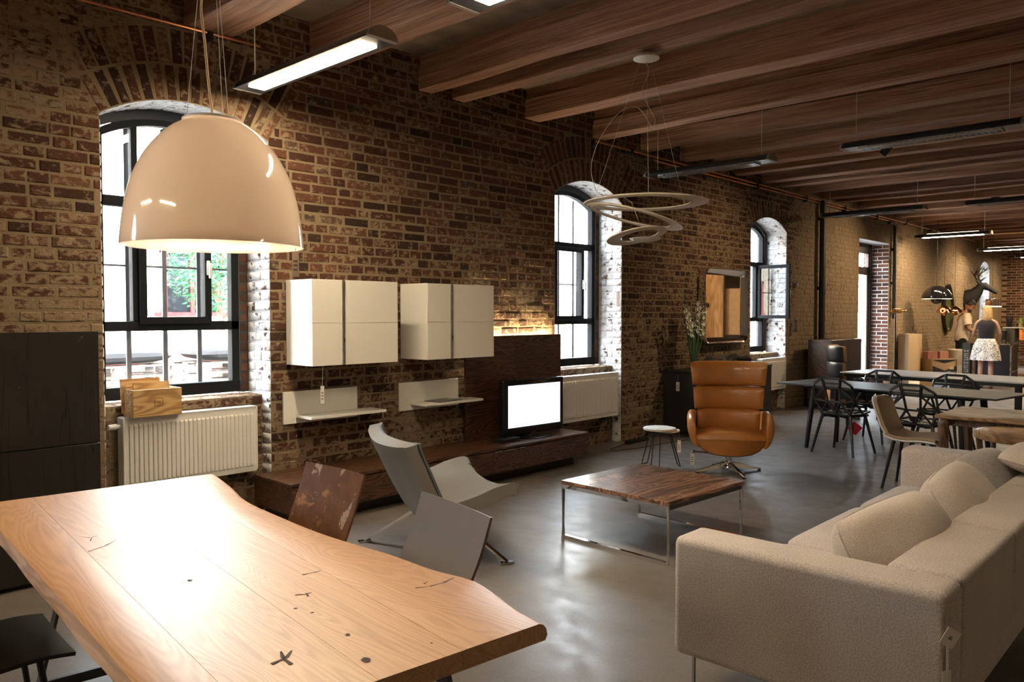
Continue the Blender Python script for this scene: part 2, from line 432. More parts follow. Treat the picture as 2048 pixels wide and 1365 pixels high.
pile.done('brickwork', M_BRICK, wall)
for k in (1, 2):                             # two rings of voussoirs over the near windows
    c, zc, r, a = arch_geo(OPEN[k])
    for q, (r0, ln) in enumerate(((.005, .235), (.255, .235))):
        rr = r+r0+ln/2; n = int(2*a*(r+r0)/.079)
        for i in range(n):
            t = -a+2*a*(i+.5)/n; d = V(math.sin(t), 0, math.cos(t)); vs_, fs_ = fit(ln, .064 + (.012 if q else 0), i+q)
            o_ = V(c, WY-.002, zc)+d*rr; me = bpy.data.meshes.new('arch_brick'); me.from_pydata([tuple(d*x + V(0,1,0)*y + V(-d.z,0,d.x)*zz) for x, y, zz in vs_], [], fs_)
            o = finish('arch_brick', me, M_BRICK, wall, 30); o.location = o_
# mortar face with its openings, reveals, sill walls
B_ = B(); B_.mi = 0
YM = WY+.0025; YN = 5.84; YO = 6.0
def strip(b, x0, x1, z0, z1, y=YM): b.face(b.verts([(x0,y,z0), (x1,y,z0), (x1,y,z1), (x0,y,z1)]))
xs = -4.0
for op in sorted(OPEN):
    x0, x1, s, sp, ri = op
    strip(B_, xs, x0, 0, 4.1); n = 16 if ri else 1
    for i in range(n):
        a, b = x0+(x1-x0)*i/n, x0+(x1-x0)*(i+1)/n
        B_.face(B_.verts([(a,YM,arch_top(op,a)), (b,YM,arch_top(op,b)), (b,YM,4.1), (a,YM,4.1)]))
    xs = x1
strip(B_, xs, 27.6, 0, 4.1)
B_.done('mortar', M_MORT, wall, smooth=0)
def outline(op, inset, y, z0=None):
    x0, x1, s, sp, ri = op; x0 += inset; x1 -= inset; o2 = (x0, x1, s, sp, ri)
    pts = [(x0, y, s if z0 is None else z0)]; n = 16 if ri else 1
    for i in range(n+1):
        x = x0+(x1-x0)*i/n; pts.append((x, y, (arch_top(op, x)-inset) if ri else sp-inset))
    pts.append((x1, y, s if z0 is None else z0)); return pts
INS = .075
for k, op in enumerate(OPEN):
    x0, x1, s, sp, ri = op
    b = B(); zb = 0.0
    b.loft([outline(op, 0, YM, zb), outline(op, 0, YN, zb)], False, False)                # inner reveal
    b.done('reveal', M_MORTW, wall, smooth=30)
    b = B(); b.loft([outline(op, 0, YN, s), outline(op, INS, YN, s)], False, False); b.loft([outline(op, INS, YN, s-.1), outline(op, INS-.05, YO, s-.1)], False, False)
    b.done('outer_reveal', M_NIB, wall, smooth=30)
    if s > 0:
        b = B(); yq = 5.63
        b.box(x0, x1, yq, YO+.05, -.01, s-.012)
        b.done('parapet', M_MORT, wall, smooth=0)
        pz = Pile(); nr = int((s-.02)/COURSE)
        for r_ in range(nr+1):                                                        # bricks of the breast wall under the sill
            x = x0 + (.06 if r_ % 2 else 0); zc_ = (r_+.5)*COURSE + (s-.012-(nr+1)*COURSE)
            while x < x1-.05: L = min(.24, x1-x-.005); pz.add(V(x+L/2, yq-.002, zc_), ux, ny, L, .066, rb.randint(0,9), rb.random(), rb.uniform(0,.004)); x += L+.012
        x = x0
        while x < x1-.03:                                                              # sill course laid flat
            L = min(.118, x1-x-.004); pz.add(V(x+L/2, yq+.115, s-.006), ux, (V(0,0,1), V(0,1,0)), L, .23, rb.randint(0,9), rb.random(), .0); x += L+.01
        pz.done('breast_brick', M_BRICK, wall)
    # bricks of the jambs, painted white; the near ones one by one
    mat = M_BRICKR if k == 4 else M_BRICKW
    pj = Pile()
    for side in (1, 0):
        X = x1 if side else x0; nn = V(-1,0,0) if side else V(1,0,0); uu = V(0,1,0)
        for r_ in range(int(sp/COURSE)):
            zc_ = (r_+.5)*COURSE; parts = [.118, .20] if r_ % 2 else [.215, .103]; y = WY+.004
            for L in parts:
                o_ = V(X, y+L/2, zc_)
                if side and k in (1, 2) and zc_ > .3:
                    vs_, fs_ = fit(L, .067, rb.randint(0,9)); key = ('j', round(L, 3), rb.randint(0, 5))
                    if key not in shared:
                        me = bpy.data.meshes.new('reveal_brick'); me.from_pydata([tuple(uu*a_ - nn*b_ + V(0,0,1)*c_) for a_, b_, c_ in vs_], [], fs_); me.materials.append(mat)
                        me.polygons.foreach_set('use_smooth', [True]*len(me.polygons)); shared[key] = me
                    o = bpy.data.objects.new('reveal_brick', shared[key]); COL.objects.link(o); o.parent = wall; o.location = o_ + nn*rb.uniform(.004, .01)
                else: pj.add(o_, uu, nn, L, .067, rb.randint(0,9), rb.random(), rb.uniform(.004, .01))
                y += L+.012
    if ri > 0:                                                                          # soffit of the arch
        c, zc, r, a = arch_geo(op); n = int(2*a*r/.08)
        for i in range(n):
            t = -a+2*a*(i+.5)/n; d = V(math.sin(t), 0, math.cos(t)); y = WY+.006
            for L in ([.118, .2] if i % 2 else [.2, .118]):
                pj.add(V(c, y+L/2, zc)+d*r, V(0,1,0), (-d, V(d.z,0,-d.x)), L, .067, rb.randint(0,9), rb.random(), rb.uniform(.002,.008)); y += L+.01
    pj.done('jamb_brickwork', mat, wall)
    pr_ = Pile()                                                                        # bare nib beside the frame
    for r_ in range(int((sp-s)/COURSE)): pr_.add(V(x1-INS/2, YN, s+(r_+.5)*COURSE), ux, ny, INS-.008, .066, r_, rb.random(), .003)
    pr_.done('nib_brickwork', M_BRICKR, wall)
# end wall
ew = bpy.data.objects.new('wall_end', None); COL.objects.link(ew); ew['kind'] = 'structure'
b = B(); b.box(27.5, 27.7, -6, 5.6, 0, 4.1); b.done('mortar', M_MORT, ew, smooth=0)
pe = Pile()
for r_ in range(nrow):
    y = 5.5 - (.13 if r_ % 2 else 0)
    while y > 1.5: pe.add(V(27.5, y-.12, (r_+.5)*COURSE), V(0,-1,0), V(-1,0,0), .243, .066, rb.randint(0,9), rb.random(), rb.uniform(.001,.006)); y -= .256
pe.done('brickwork', M_BRICKR, ew)
for nm, bx in (('wall_right', (-4.1, 27.6, -6.2, -6.0, 0, 4.1)), ('wall_back', (-4.2, -4.0, -6.1, 5.6, 0, 4.1))):
    b = B(); b.box(*bx); b.done(nm, M_PLAST, None, 0, 'structure')
b = B(); b.box(-4.1, 27.6, -6.1, 6.3, -.25, 0); b.done('floor', M_FLOOR, None, 0, 'structure')
# ceiling with its beams
ce = bpy.data.objects.new('ceiling', None); COL.objects.link(ce); ce['kind'] = 'structure'
b = B(); b.box(-4.1, 27.6, -6.1, 6.3, ZT, ZT+.25); b.done('deck', M_DECK, ce, 0)
BE = [(2.50,2.84), (3.51,3.77), (4.63,4.79), (5.045,5.22), (6.06,6.29), (7.21,7.41), (8.16,8.37), (9.08,9.27), (9.97,10.18), (10.58,10.76), (11.42,11.63), (12.02,12.2),
      (12.83,13.02), (13.83,14.02), (14.42,14.6), (15.5,15.71), (16.5,16.7), (17.55,17.76), (18.4,18.6), (19.2,19.42), (20.1,20.3), (21.0,21.22), (21.9,22.1), (22.8,23.02),
      (23.9,24.1), (24.9,25.1), (25.9,26.1), (26.8,27.0), (1.45,1.68), (.5,.74), (-.5,-.26), (-1.6,-1.36), (-2.7,-2.46)]
for i, (x0, x1) in enumerate(BE):
    rr = random.Random(i); b = B(); rings = []; n = 40 if x0 < 9 else 16; zb = 3.56
    led = i in (2, 4, 5, 6, 8)
    for j in range(n+1):
        y = -6.0 + 11.6*j/n; s = mnoise.noise((i*7.1, y*.7, 0))*.018; q = mnoise.noise((i*3.3, y*.9, 5))*.016; u = mnoise.noise((i*1.7, y*2.1, 9))*.008
        ch = .006 + abs(u)*.8
        prof = [(x0+s, zb+q+ch), (x0+s+ch, zb+q), (x1+s-ch+u, zb+q), (x1+s+u, zb+q+ch), (x1+s, ZT+.01)]
        prof += [(x0+s+.02, ZT+.01), (x0+s+.02, 3.76+q), (x0+s, 3.75+q)] if led else [(x0+s, ZT+.01), (x0+s, 3.77), (x0+s, 3.72)]
        rings.append([(a, y, z) for a, z in prof])
    b.loft(rings); b.done('beam', M_BEAM, ce, 18)

# ------------------------------------------------------------------ windows
def seg(b, x0, x1, z0, z1, y0, y1, bev=.004): b.box(x0, x1, y0, y1, z0, z1, bev, 1)
def make_window(k, name, sash_open=False):
    x0, x1, s, sp, ri = OPEN[k]; a, e = x0+INS, x1-INS; y0, y1 = 5.845, 5.915; W = e-a
    win = bpy.data.objects.new(name, None); COL.objects.link(win); win['kind'] = 'structure'
    b = B(); fw_ = .06
    op = (a, e, s, sp-.02, ri)
    o1 = [p for p in outline((a, e, s+.02, sp-INS+.03, ri*.93), 0, y0)]; o2 = [p for p in outline((a, e, s+.02, sp-INS+.03, ri*.93), fw_, y0)]
    o1b = [(p[0], y1, p[2]) for p in o1]; o2b = [(p[0], y1, p[2]) for p in o2]
    b.loft([o1, o2, o2b, o1b, o1], False, False)
    seg(b, a, e, s+.005, s+.095, y0-.01, y1); 
    zl0, zl1, zu0, zu1 = 1.425, 1.495, 2.31, 2.385
    seg(b, a, e, zl0, zl1, y0, y1); seg(b, a, e, zu0, zu1, y0, y1)
    m0, m1 = a+W*.265, a+W*.76
    seg(b, m0-.028, m0+.028, zl1, zu0, y0, y1); seg(b, m1-.025, m1+.025, zl1, zu0, y0, y1)
    zt = arch_top((a, e, s, sp-INS+.03, ri*.93), m0)
    seg(b, m0-.022, m0+.022, zu1, zt, y0+.01, y1); 
    b.done('window_frame', M_FRAME, win, 30)
    sw = B(); q = .052; S0, S1 = m0+.01, m1+.02
    sx0, sx1, sz0, sz1 = S0, S1, zl1-.02, zu0+.02
    for u in ((sx0, sx1, sz0, sz0+q), (sx0, sx1, sz1-q, sz1), (sx0, sx0+q, sz0+q, sz1-q), (sx1-q, sx1, sz0+q, sz1-q)): seg(sw, *u, y0-.03, y0+.012)
    hx = sx1-q/2
    if sash_open:
        piv = V(sx1, y0, 0); Mx = Matrix.Translation(piv) @ Matrix.Rotation(R(88), 4, 'Z') @ Matrix.Translation(-piv)
    else: Mx = None
    so = sw.done('sash', M_FRAME, win, 30, M=Mx)
    g = B(); g.box(sx0+q-.01, sx1-q+.01, y0-.012, y0-.006, sz0+q-.01, sz1-q+.01); g.done('pane', M_GLASS, so, 0, M=Mx)
    h = B(); hz = 1.90; hh = hx if not sash_open else sx0+q/2
    h.box(hh-.014, hh+.014, y0-.04, y0-.028, hz-.055, hz+.055, .004); h.cyl((hh, y0-.04, hz+.02), (hh, y0-.065, hz+.02), .009, n=10); h.box(hh-.012, hh+.012, y0-.075, y0-.058, hz-.08, hz+.035, .005)
    h.done('handle', M_WHITE, so, 30, M=Mx)
    for u in ((a+fw_-.01, m0-.02, zl1-.01, zu0+.01), (m1+.02, e-fw_+.01, zl1-.01, zu0+.01), (a+fw_-.01, e-fw_+.01, s+.085, zl0+.01)):
        g = B(); g.box(u[0], u[1], y0+.03, y0+.036, u[2], u[3]); g.done('pane', M_GLASS, win, 0)
    g = B(); o3 = outline((a, e, zu1-.01, sp-INS+.03, ri*.93), fw_-.01, y0+.03, zu1-.01); g.prism(o3, (0,.006,0)); g.done('pane', M_GLASS, win, 0)
    gr = B()
    for i in range(1, 4): x = a+W*i/4; gr.box(x-.017, x+.017, 5.965, 5.98, s+.01, arch_top((a,e,s,sp-INS,ri*.9), x)-.01)
    for z in (1.90,): gr.box(a, e, 5.969, 5.977, z-.008, z+.008)
    gr.done('window_grille', M_IRON, win, 0)
    return win
for k, n in ((0, 'window_4'), (1, 'window_1'), (2, 'window_2'), (3, 'window_3'), (5, 'window_5')): make_window(k, n, k == 3)
# portals guide the daylight to the openings
for k, op in enumerate(OPEN):
    ld = bpy.data.lights.new('daylight_portal', 'AREA'); ld.shape = 'RECTANGLE'; ld.size = op[1]-op[0]; ld.size_y = op[3]+op[4]-op[2]; ld.cycles.is_portal = True
    lo = bpy.data.objects.new('daylight_portal', ld); COL.objects.link(lo); lo.location = ((op[0]+op[1])/2, 6.02, (op[2]+op[3]+op[4])/2); lo.rotation_euler = (R(-90), 0, 0)
# glazed door
dr = bpy.data.objects.new('door_1', None); COL.objects.link(dr); dr['kind'] = 'structure'
b = B(); x0, x1 = 15.6+INS, 17.3-INS; y0, y1 = 5.85, 5.92; mb = plain('dark_brown_door_paint', (.05,.02,.018), .45)
for u in ((x0, x0+.07, 0, 2.92), (x1-.09, x1, 0, 2.92), (x0, x1, 2.80, 2.93), (x0, x1, 2.36, 2.52), (16.42, 16.48, 0, 2.4)): seg(b, *u, y0, y1)
b.done('door_frame', mb, dr, 30)
for u, nm in (((x0+.05, x1-.06, 2.51, 2.81), 'pane'), ((x0+.06, 16.43, .05, 2.37), 'pane'), ((16.47, x1-.08, .05, 2.37), 'pane')):
    g = B(); g.box(u[0], u[1], 5.88, 5.886, u[2], u[3]); g.done(nm, M_GLASS, dr, 0)
l = B(); 
for u in ((x0+.07, x1-.09, 0, .12), (16.48, 16.55, .1, 2.36), (x1-.16, x1-.09, .1, 2.36), (x0+.07, x0+.13, .1, 2.36)): seg(l, *u, y0+.01, y1)
l.done('door_leaf', plain('white_door_paint', (.7,.7,.7), .4), dr, 30)
# ------------------------------------------------------------------ courtyard outside
M_YEL = mortar_mat('yellow_render', (.74,.68,.52), (.82,.76,.60)); M_COB = mortar_mat('courtyard_paving', (.36,.34,.32), (.5,.48,.46))
b = B(); b.box(-30, 60, 6.05, 60, -.3, .20); b.done('ground', M_COB, None, 0, 'structure')
fb = thing('courtyard_house', 'yellow rendered house across the courtyard seen through the first window', 'building', (4.5, 15.2, .20))
b = B(); b.box(-14, 15, 0, 6, 0, 6.2); b.done('facade', M_YEL, fb, 0)
b = B(); b.box(-14.3, 15.3, -.4, 6.3, 6.2, 6.5); b.done('roof', plain('grey_roof', (.2,.19,.19), .8), fb, 0)
mred = plain('red_window_frame', (.14,.012,.012), .5)
b = B(); b.box(-14.02, 15.02, -.05, .0, 0, .95); b.done('plinth', plain('red_plinth', (.30,.07,.06), .8), fb, 0)
for x in (-8.5, -5.2, -1.6, 2.5, 7): 
    f = B(); f.box(x-.75, x+.75, -.06, .02, 1.30, 1.38)
    for u in ((x-.62, x-.5, 1.38, 2.6), (x+.5, x+.62, 1.38, 2.6), (x-.62, x+.62, 2.52, 2.64), (x-.04, x+.04, 1.38, 2.6)): f.box(u[0], u[1], -.05, .03, u[2], u[3])
    fo = f.done('window', mred, fb, 0)
    g = B(); g.box(x-.5, x+.5, -.01, 0.0, 1.38, 2.55); g.done('pane', plain('dark_pane', (.012,.014,.016), .3, spec=.1), fo, 0)
pl = wood('grey_pallet_wood', (.05,.045,.04), (.09,.08,.07), (.13,.12,.10), 0, rough=.8); cu = fabric('black_cushion_cloth', (.006,.006,.007), scale=90, sheen=0)
for i, x in enumerate((4.3, 6.4)):
    t = thing('pallet_bench', 'courtyard bench of stacked pallets outside the first window, %s' % ('nearer one' if i == 0 else 'farther one'), 'bench', (x, 12.2, .20), R(4))
    for zz in (0, .15, .30, .45):
        for q in range(3): b = B(); b.box(-.92, .92, -.5+q*.42, -.4+q*.42, zz+.125, zz+.145, .004, 1); b.done('slat', pl, t)
        b = B(); 
        for xx in (-.85, 0, .85):
            for yy in (-.5, -.05, .38): b.box(xx-.07, xx+.07, yy, yy+.1, zz+.0, zz+.122)
        b.done('pallet_block', pl, t, 0, 'stuff')
    tag(B().pillow(1.8, .8, .22, Matrix.Translation((x, 12.2, .915)) @ Matrix.Rotation(R(4), 4, 'Z'), 8).done('bench_cushion', cu, None), 'black seat cushion lying on the %s pallet bench in the courtyard' % ('nearer' if i == 0 else 'farther'), 'cushion')
rt = random.Random(5)
tr = thing('courtyard_tree', 'green leafy tree in the courtyard behind the first window', 'tree', (6.75, 13.5, .20))
b = B(); b.tube([(0,0,0), (.05,0,.9), (-.05,.1,1.8), (.1,.1,2.7)], [.07,.05,.04,.02], 8); 
for a in range(6): b.tube([(0,.05,1.2+.2*a), (math.cos(a*1.1)*.6, math.sin(a*1.1)*.6, 1.75+.2*a)], [.035,.012], 6)
b.done('trunk', plain('bark', (.12,.08,.05), .9), tr)
lv = B()
for i in range(2600):
    a, c_, r_ = rt.uniform(0, 2*PI), rt.uniform(-1, 1), rt.random()**.4*1.25
    p = V(math.cos(a)*math.sqrt(1-c_*c_), math.sin(a)*math.sqrt(1-c_*c_), c_*.95)*r_*.8 + V(0,0,2.3); d = V(rt.uniform(-1,1), rt.uniform(-1,1), rt.uniform(-1,.3)).normalized(); e_ = d.orthogonal().normalized()
    lv.face(lv.verts([p, p+d*.05+e_*.025, p+d*.12, p+d*.05-e_*.025]))
lv.done('foliage', plain('leaf_green', (.016,.075,.03), .6, var=.4, spec=.1), tr, 0, 'stuff')
# ================================================================== FOREGROUND FURNITURE
def tagcard(name, label, top, size=(.055, .10), rz=0.0, tilt=0.0, strings=None, col=None, lines=3, cat='price tag', group=None, hole=True):
    """hanging card tag; TOP is where the card's upper edge hangs, facing local -y turned by RZ"""
    t = thing(name, label, cat, top, rz, group); w, h = size; t.rotation_euler = (0, tilt, rz)
    b = B(); b.box(-w/2, w/2, -.0008, .0008, -h, 0); b.done('card', col or M_TAG, t, 0)
    b = B()
    for i in range(lines):
        z = -h*(.38+.5*i/max(1, lines)); 
        for j in range(4):
            x0 = -w*.30 + j*w*.16; b.box(x0, x0+w*.10, -.0014, -.0009, z-h*.05, z+h*.03)
    b.done('print', M_INK, t, 0)
    if strings:
        for q in strings: s_ = B(); s_.tube(q, .0012, 5); s_.done('string', M_WIRE, t)
    return t
# ---------------------------------------------------------------- dining table with live edges
M_OAK = wood('oiled_oak', (.42,.20,.078), (.53,.27,.108), (.59,.32,.14), 1, 1.15, rough=.45, coat=1.0, coatr=.38, var=.10, rings=15, bstr=.06, rw=.30)
M_OAKE = wood('oak_live_edge', (.27,.15,.08), (.33,.185,.10), (.40,.235,.13), 1, 2.2, rough=.6, var=.05, rings=5, bstr=.4)
M_STEEL = plain('dark_grey_steel', (.07,.072,.075), .4, metal=.6)
TR = R(-6.2); TC = V(1.215, 2.555, 0)
dt = thing('dining_table', 'big live-edge oak dining table under the dome pendant', 'dining table', TC, TR)
Ti = Matrix.Rotation(-TR, 3, 'Z')
def tl(x, y): q = Ti @ (V(x, y, 0)-TC); return q.x, q.y
right = spline([(*tl(*p), 0) for p in ((1.842,3.765), (1.765,3.45), (1.672,3.12), (1.632,2.75), (1.612,2.42), (1.628,2.08), (1.622,1.86), (1.640,1.70), (1.606,1.57), (1.555,1.43), (1.530,1.315))], 5)
left = spline([(*tl(*p), 0) for p in ((.885,3.845), (.845,3.60), (.80,3.30), (.765,2.90), (.722,2.45), (.690,2.05), (.655,1.70), (.625,1.36))], 6)
VE0, VE1 = tl(1.53,1.316)[1], tl(1.84,3.765)[1]
s1 = [tl(1.045,3.80), tl(.757,1.33)]; s2 = [tl(1.345,3.79), tl(1.03,1.33)]; s3 = [tl(1.60,3.78), tl(1.262,1.33)]
def at_v(line, v): (x0,y0),(x1,y1) = line; return x0+(x1-x0)*(v-y0)/(y1-y0)
def edge_x(poly, v):
    for a, b in zip(poly, poly[1:]):
        if min(a.y,b.y) <= v <= max(a.y,b.y): return a.x+(b.x-a.x)*(v-a.y)/((b.y-a.y) or 1)
    return poly[0].x if abs(v-poly[0].y) < abs(v-poly[-1].y) else poly[-1].x
NV = 46; th = .048
def plank(fl, fr, live=0):
    b = B(); rings = []; rr = random.Random(4)
    for i in range(NV+1):
        v = VE0+(VE1-VE0)*i/NV; a, c = fl(v)+.0006, fr(v)-.0006; w1 = mnoise.noise((v*3, live*5, 1))*.012
        pr = [(a, .75), (a, .75-th), (c, .75-th), (c, .75)]
        if live == 1: pr = [(a, .75-th), (c, .75-th), (c, .75), (c-.012, .7505), (a+.02, .75), (a+.006+w1*.3, .744), (a-.004+w1*.5, .73), (a-.008+w1, .712)]
        if live == 2: pr = [(a, .75-th), (c, .75-th), (c+.008+w1, .715), (c+.004+w1*.5, .732), (c-.006, .744), (c-.02, .75), (a+.01, .7505), (a, .75)]
        rings.append([(x, v, z) for x, z in pr])
    b.loft(rings)
    if live:                                                     # waney side faces carry the rougher bark-side wood
        for f in b.bm.faces:
            n_ = f.normal if f.normal.length else None
            f.normal_update()
            if abs(f.normal.x) > .75 and ((live == 1 and f.calc_center_median().x < fl(f.calc_center_median().y)+.03) or (live == 2 and f.calc_center_median().x > fr(f.calc_center_median().y)-.03)): f.material_index = 1
    return b.done('plank', [M_OAK, M_OAKE], dt, 32)
plank(lambda v: edge_x(left, v), lambda v: at_v(s1, v), 1); plank(lambda v: at_v(s1, v), lambda v: at_v(s2, v))
plank(lambda v: at_v(s2, v), lambda v: at_v(s3, v)); plank(lambda v: at_v(s3, v), lambda v: edge_x(right, v), 2)
M_KNOT = plain('knot_hole', (.045,.022,.012), .7)
kn = B(); rk = random.Random(9)
def crack(pts, wd=.004):
    P = [V(*tl(*p), .7512) for p in pts]
    for a, c in zip(P, P[1:]):
        d = (c-a).normalized().cross(V(0,0,1))
        kn.face(kn.verts([a-d*wd*.6, c-d*wd*.25, c+d*wd*.25, a+d*wd*.6]))
def blob(p, r, el=1.3):
    c = V(*tl(*p), .7513); kn.face(kn.verts([c + V(math.cos(a)*r*rk.uniform(.7,1.2), math.sin(a)*r*el*rk.uniform(.7,1.2), 0) for a in [2*PI*i/9 for i in range(9)]]))
crack([(.985,2.955), (1.005,3.0), (1.03,3.01)]); crack([(.935,2.83), (1.0,2.86), (1.05,2.90)]); crack([(1.0,3.0), (.98,3.04)])
crack([(.915,1.61), (.955,1.615), (.985,1.64)], .009); crack([(.945,1.575), (.95,1.62), (.965,1.655)], .009); 
crack([(1.46,1.755), (1.50,1.735), (1.545,1.73), (1.60,1.74)], .006); crack([(1.50,1.765), (1.52,1.77)], .005)
crack([(1.30,2.10), (1.335,2.09), (1.36,2.09)], .005); crack([(1.19,1.96), (1.215,1.945), (1.235,1.945)], .006); crack([(1.21,1.925), (1.22,1.95)], .005)
blob((1.075,1.47), .012); blob((1.13,1.62), .006); blob((1.15,1.81), .006, 1); blob((1.135,1.87), .006, 1); blob((1.36,3.02), .005, 1); blob((1.04,2.3), .008); blob((1.24,1.43), .004, 1)
kn.done('knot', M_KNOT, dt, 0, 'stuff')
for v in (VE0+.13, VE1-.35):
    for s in (-1, 1): b = B(); b.tube([(s*.20, v, .695), (s*.36, v, .008)], .01, 4, sq=(.03, .006)); b.box(s*.36-.035, s*.36+.035, v-.035, v+.035, 0, .008); b.done('leg', M_STEEL, dt, 0)
    b = B(); b.box(-.33, .33, v-.04, v+.04, .692, .702); b.done('mounting_plate', M_STEEL, dt, 0); b = B(); b.tube([(-.34, v, .05), (.34, v, .05)], .01, 4, sq=(.008,.02)); b.done('cross_bar', M_STEEL, dt, 0)
# ---------------------------------------------------------------- dining chairs at the table
def rust_mat():
    m, t, p = newmat('worn_rust_brown_paint'); v = objc(t)
    n = noise(t, v, 5.5, 7, .68, .4); n2 = noise(t, mapping(t, v, (1,1,.6)), 9, 6, .65); e = nd(t, 'SeparateXYZ', {0: v}, 1)
    c = ramp(t, noise(t, v, 14, 6, .7), [(.3, (.12,.048,.018)), (.6, (.19,.08,.032)), (.75, (.26,.12,.05))])
    c = mixc(t, nd(t, 'MapRange', {0: n, 1: .60, 2: .62}), c, (.42,.20,.07)); c = mixc(t, nd(t, 'MapRange', {0: n2, 1: .61, 2: .63}), c, (.50,.40,.32))
    setp(t, p, col=c, rough=.38, spec=.5, normal=bump(t, n2, .2, .004)); return m
M_GREYLAC = plain('satin_grey_brown_lacquer', (.185,.165,.152), .36, var=.04, bscale=300, bstr=.05)
def shell_chair(name, label, mat, loc, rz, w=.45, topz=.85, legmat=None):
    t = thing(name, label, 'dining chair', loc, rz)                       # local +x is forward
    prof = spline([(-.315, topz), (-.27, topz-.13), (-.215, .60), (-.185, .515), (-.13, .468), (-.02, .455), (.12, .462), (.22, .452)], 4)
    g = [[(p.x + (.012*(1-u*u) if p.y > .5 else 0)*-1, u*w/2*(1 if p.y > .48 else .97), p.y - (.006*(1-u*u) if p.y < .5 else 0)) for u in [(-1+2*j/8) for j in range(9)]] for p in prof]
    k = 14
    B().sheet(g[:k], .010).done('backrest', mat, t, 40); B().sheet(g[k-1:], .012).done('seat', mat, t, 40)
    for sx in (-1, 1):
        for sy in (-1, 1): b = B(); b.tube([(.14*sx-.01, .15*sy, .45), (.20*sx-.01, .19*sy, 0)], [.011, .009], 10); b.done('leg', legmat or M_STEEL, t)
    b = B(); b.tube([(.13,-.15,.44), (-.15,-.15,.44), (-.15,.15,.44), (.13,.15,.44)], .008, 8, closed=True); b.done('seat_frame', legmat or M_STEEL, t)
    return t
shell_chair('dining_chair', 'dining chair with worn rust-brown painted back and pale scuffs at the oak table', rust_mat(), (1.69, 2.965, 0), R(180), .45, .862)
shell_chair('dining_chair', 'smooth grey-brown lacquered dining chair at the oak table', M_GREYLAC, (1.66, 2.20, 0), R(180-11.5), .49, .845)
M_BLKLAC = plain('black_stained_wood', (.012,.011,.011), .42)
shell_chair('dining_chair', 'black dining chair tucked under the near side of the oak table', M_BLKLAC, (.66, 2.98, 0), R(-4), .46, .84, M_BLKLAC)
# ---------------------------------------------------------------- dome pendant
def opal(name, col, rough, k):
    m, t, p = newmat(name); setp(t, p, col=col, rough=rough, coat=1.0 if rough < .3 else 0.0)
    out = [n for n in t.nodes if n.type == 'OUTPUT_MATERIAL'][0]; mx = nd(t, 'MixShader', {0: k, 1: p.outputs[0], 2: nd(t, 'BsdfTranslucent', {0: c4(col)})}); t.links.new(mx, out.inputs[0]); return m
pc = V(1.238, 2.515, 0); M_DOME = opal("glossy_white_dome", (.86,.76,.68), .10, .30); M_DOMEIN = opal('white_dome_inside', (.88,.83,.75), .6, .25)
pd = thing('dome_pendant', 'large glossy white dome pendant lamp over the oak table', 'pendant lamp', (pc.x, pc.y, 1.784))
H_, R_ = .408, .286
DP = [(R_*r_, (H_-.01)*h_) for h_, r_ in ((.985,.345), (.937,.455), (.853,.585), (.77,.68), (.685,.758), (.545,.853), (.406,.912), (.266,.955), (.126,.982), (0,1))]
prof = [(.001, H_+.004), (.06, H_+.004), (.088, H_), (.094, H_-.008)] + [(q.x, q.y) for q in spline(DP, 5)] + [(R_+.0005, -.012)]
B().lathe(prof, 72).done('shade', M_DOME, pd, 40)
inn = [(R_-.004, -.012), (R_-.010, .002)] + [(q.x-.012, q.y-.012) for q in spline(DP[::-1], 4)[1:]]
B().lathe(inn, 64, cap=False).done('inner_shade', M_DOMEIN, pd, 40)
b = B(); b.lathe([(.088, H_+.001), (.096, H_-.004), (.096, H_-.010)], 48, cap=False); b.done('rim_ring', M_WHITE, pd)
B().lathe([(.001, .30), (.03, .28), (.05, .22), (.06, .17), (.05, .12), (.03, .098), (.001, .09)], 24).done('bulb', glow('warm_bulb', (1.0, .80, .57), 95.0), pd)
B().cyl((0,0,.39), (0,0,.28), .028).done('lamp_holder', M_WHITE, pd)
for i in range(3):
    a = R(25+120*i); b = B(); b.tube([(.082*math.cos(a), .082*math.sin(a), H_), (.012*math.cos(a), .012*math.sin(a), 1.10)], .0013, 5); b.done('wire', M_WIRE, pd)
b = B(); b.tube(spline([(0,0,H_), (-.012,.004,H_+.12), (-.02,.01,H_+.25), (-.03,.012,H_+.36), (-.02,.005,H_+.43), (.0,0,H_+.55), (0,0,1.10)], 5), .0045, 8); b.done('cord', plain('beige_cord', (.62,.45,.27), .6), pd)
B().lathe([(.02,1.09), (.03,1.10), (.02,1.13), (.006,1.14), (.006,1.788)], 16).done('ceiling_rod', M_WHITE, pd)
# ---------------------------------------------------------------- sofa
M_SOFA = fabric('grey_beige_wool', (.44,.385,.355)); M_PIPE = plain('cushion_piping', (.40,.34,.30), .9); M_SEAM = plain('seam_thread', (.14,.11,.09), .9); M_CUSH = fabric('cushion_wool', (.52,.45,.40), scale=300)
X0, X1, Y0, Y1, ZS = 2.700, 5.70, .672, 1.655, .668
so = thing('sofa', 'long low grey-beige wool sofa on chrome sled legs', 'sofa', ((X0+X1)/2, (Y0+Y1)/2, 0)); ox, oy = so.location.x, so.location.y
def sb(name, x0, x1, y0, y1, z0, z1, bev=.03, mat=M_SOFA, seg=4, puff=0.0, smooth=60):
    b = B(); b.box(x0-ox, x1-ox, y0-oy, y1-oy, z0, z1, bev, seg); return b.done(name, mat, so, smooth)
sb('base', X0+.02, X1-.02, Y0+.01, Y1-.012, .205, .33, .012)
ar1 = sb('armrest', X0, X0+.215, Y0, Y1, .195, ZS, .032); ar2 = sb('armrest', X1-.215, X1, Y0, Y1, .195, ZS+.005, .032)
bx = [X0+.217, 3.71, 4.71, X1-.217]
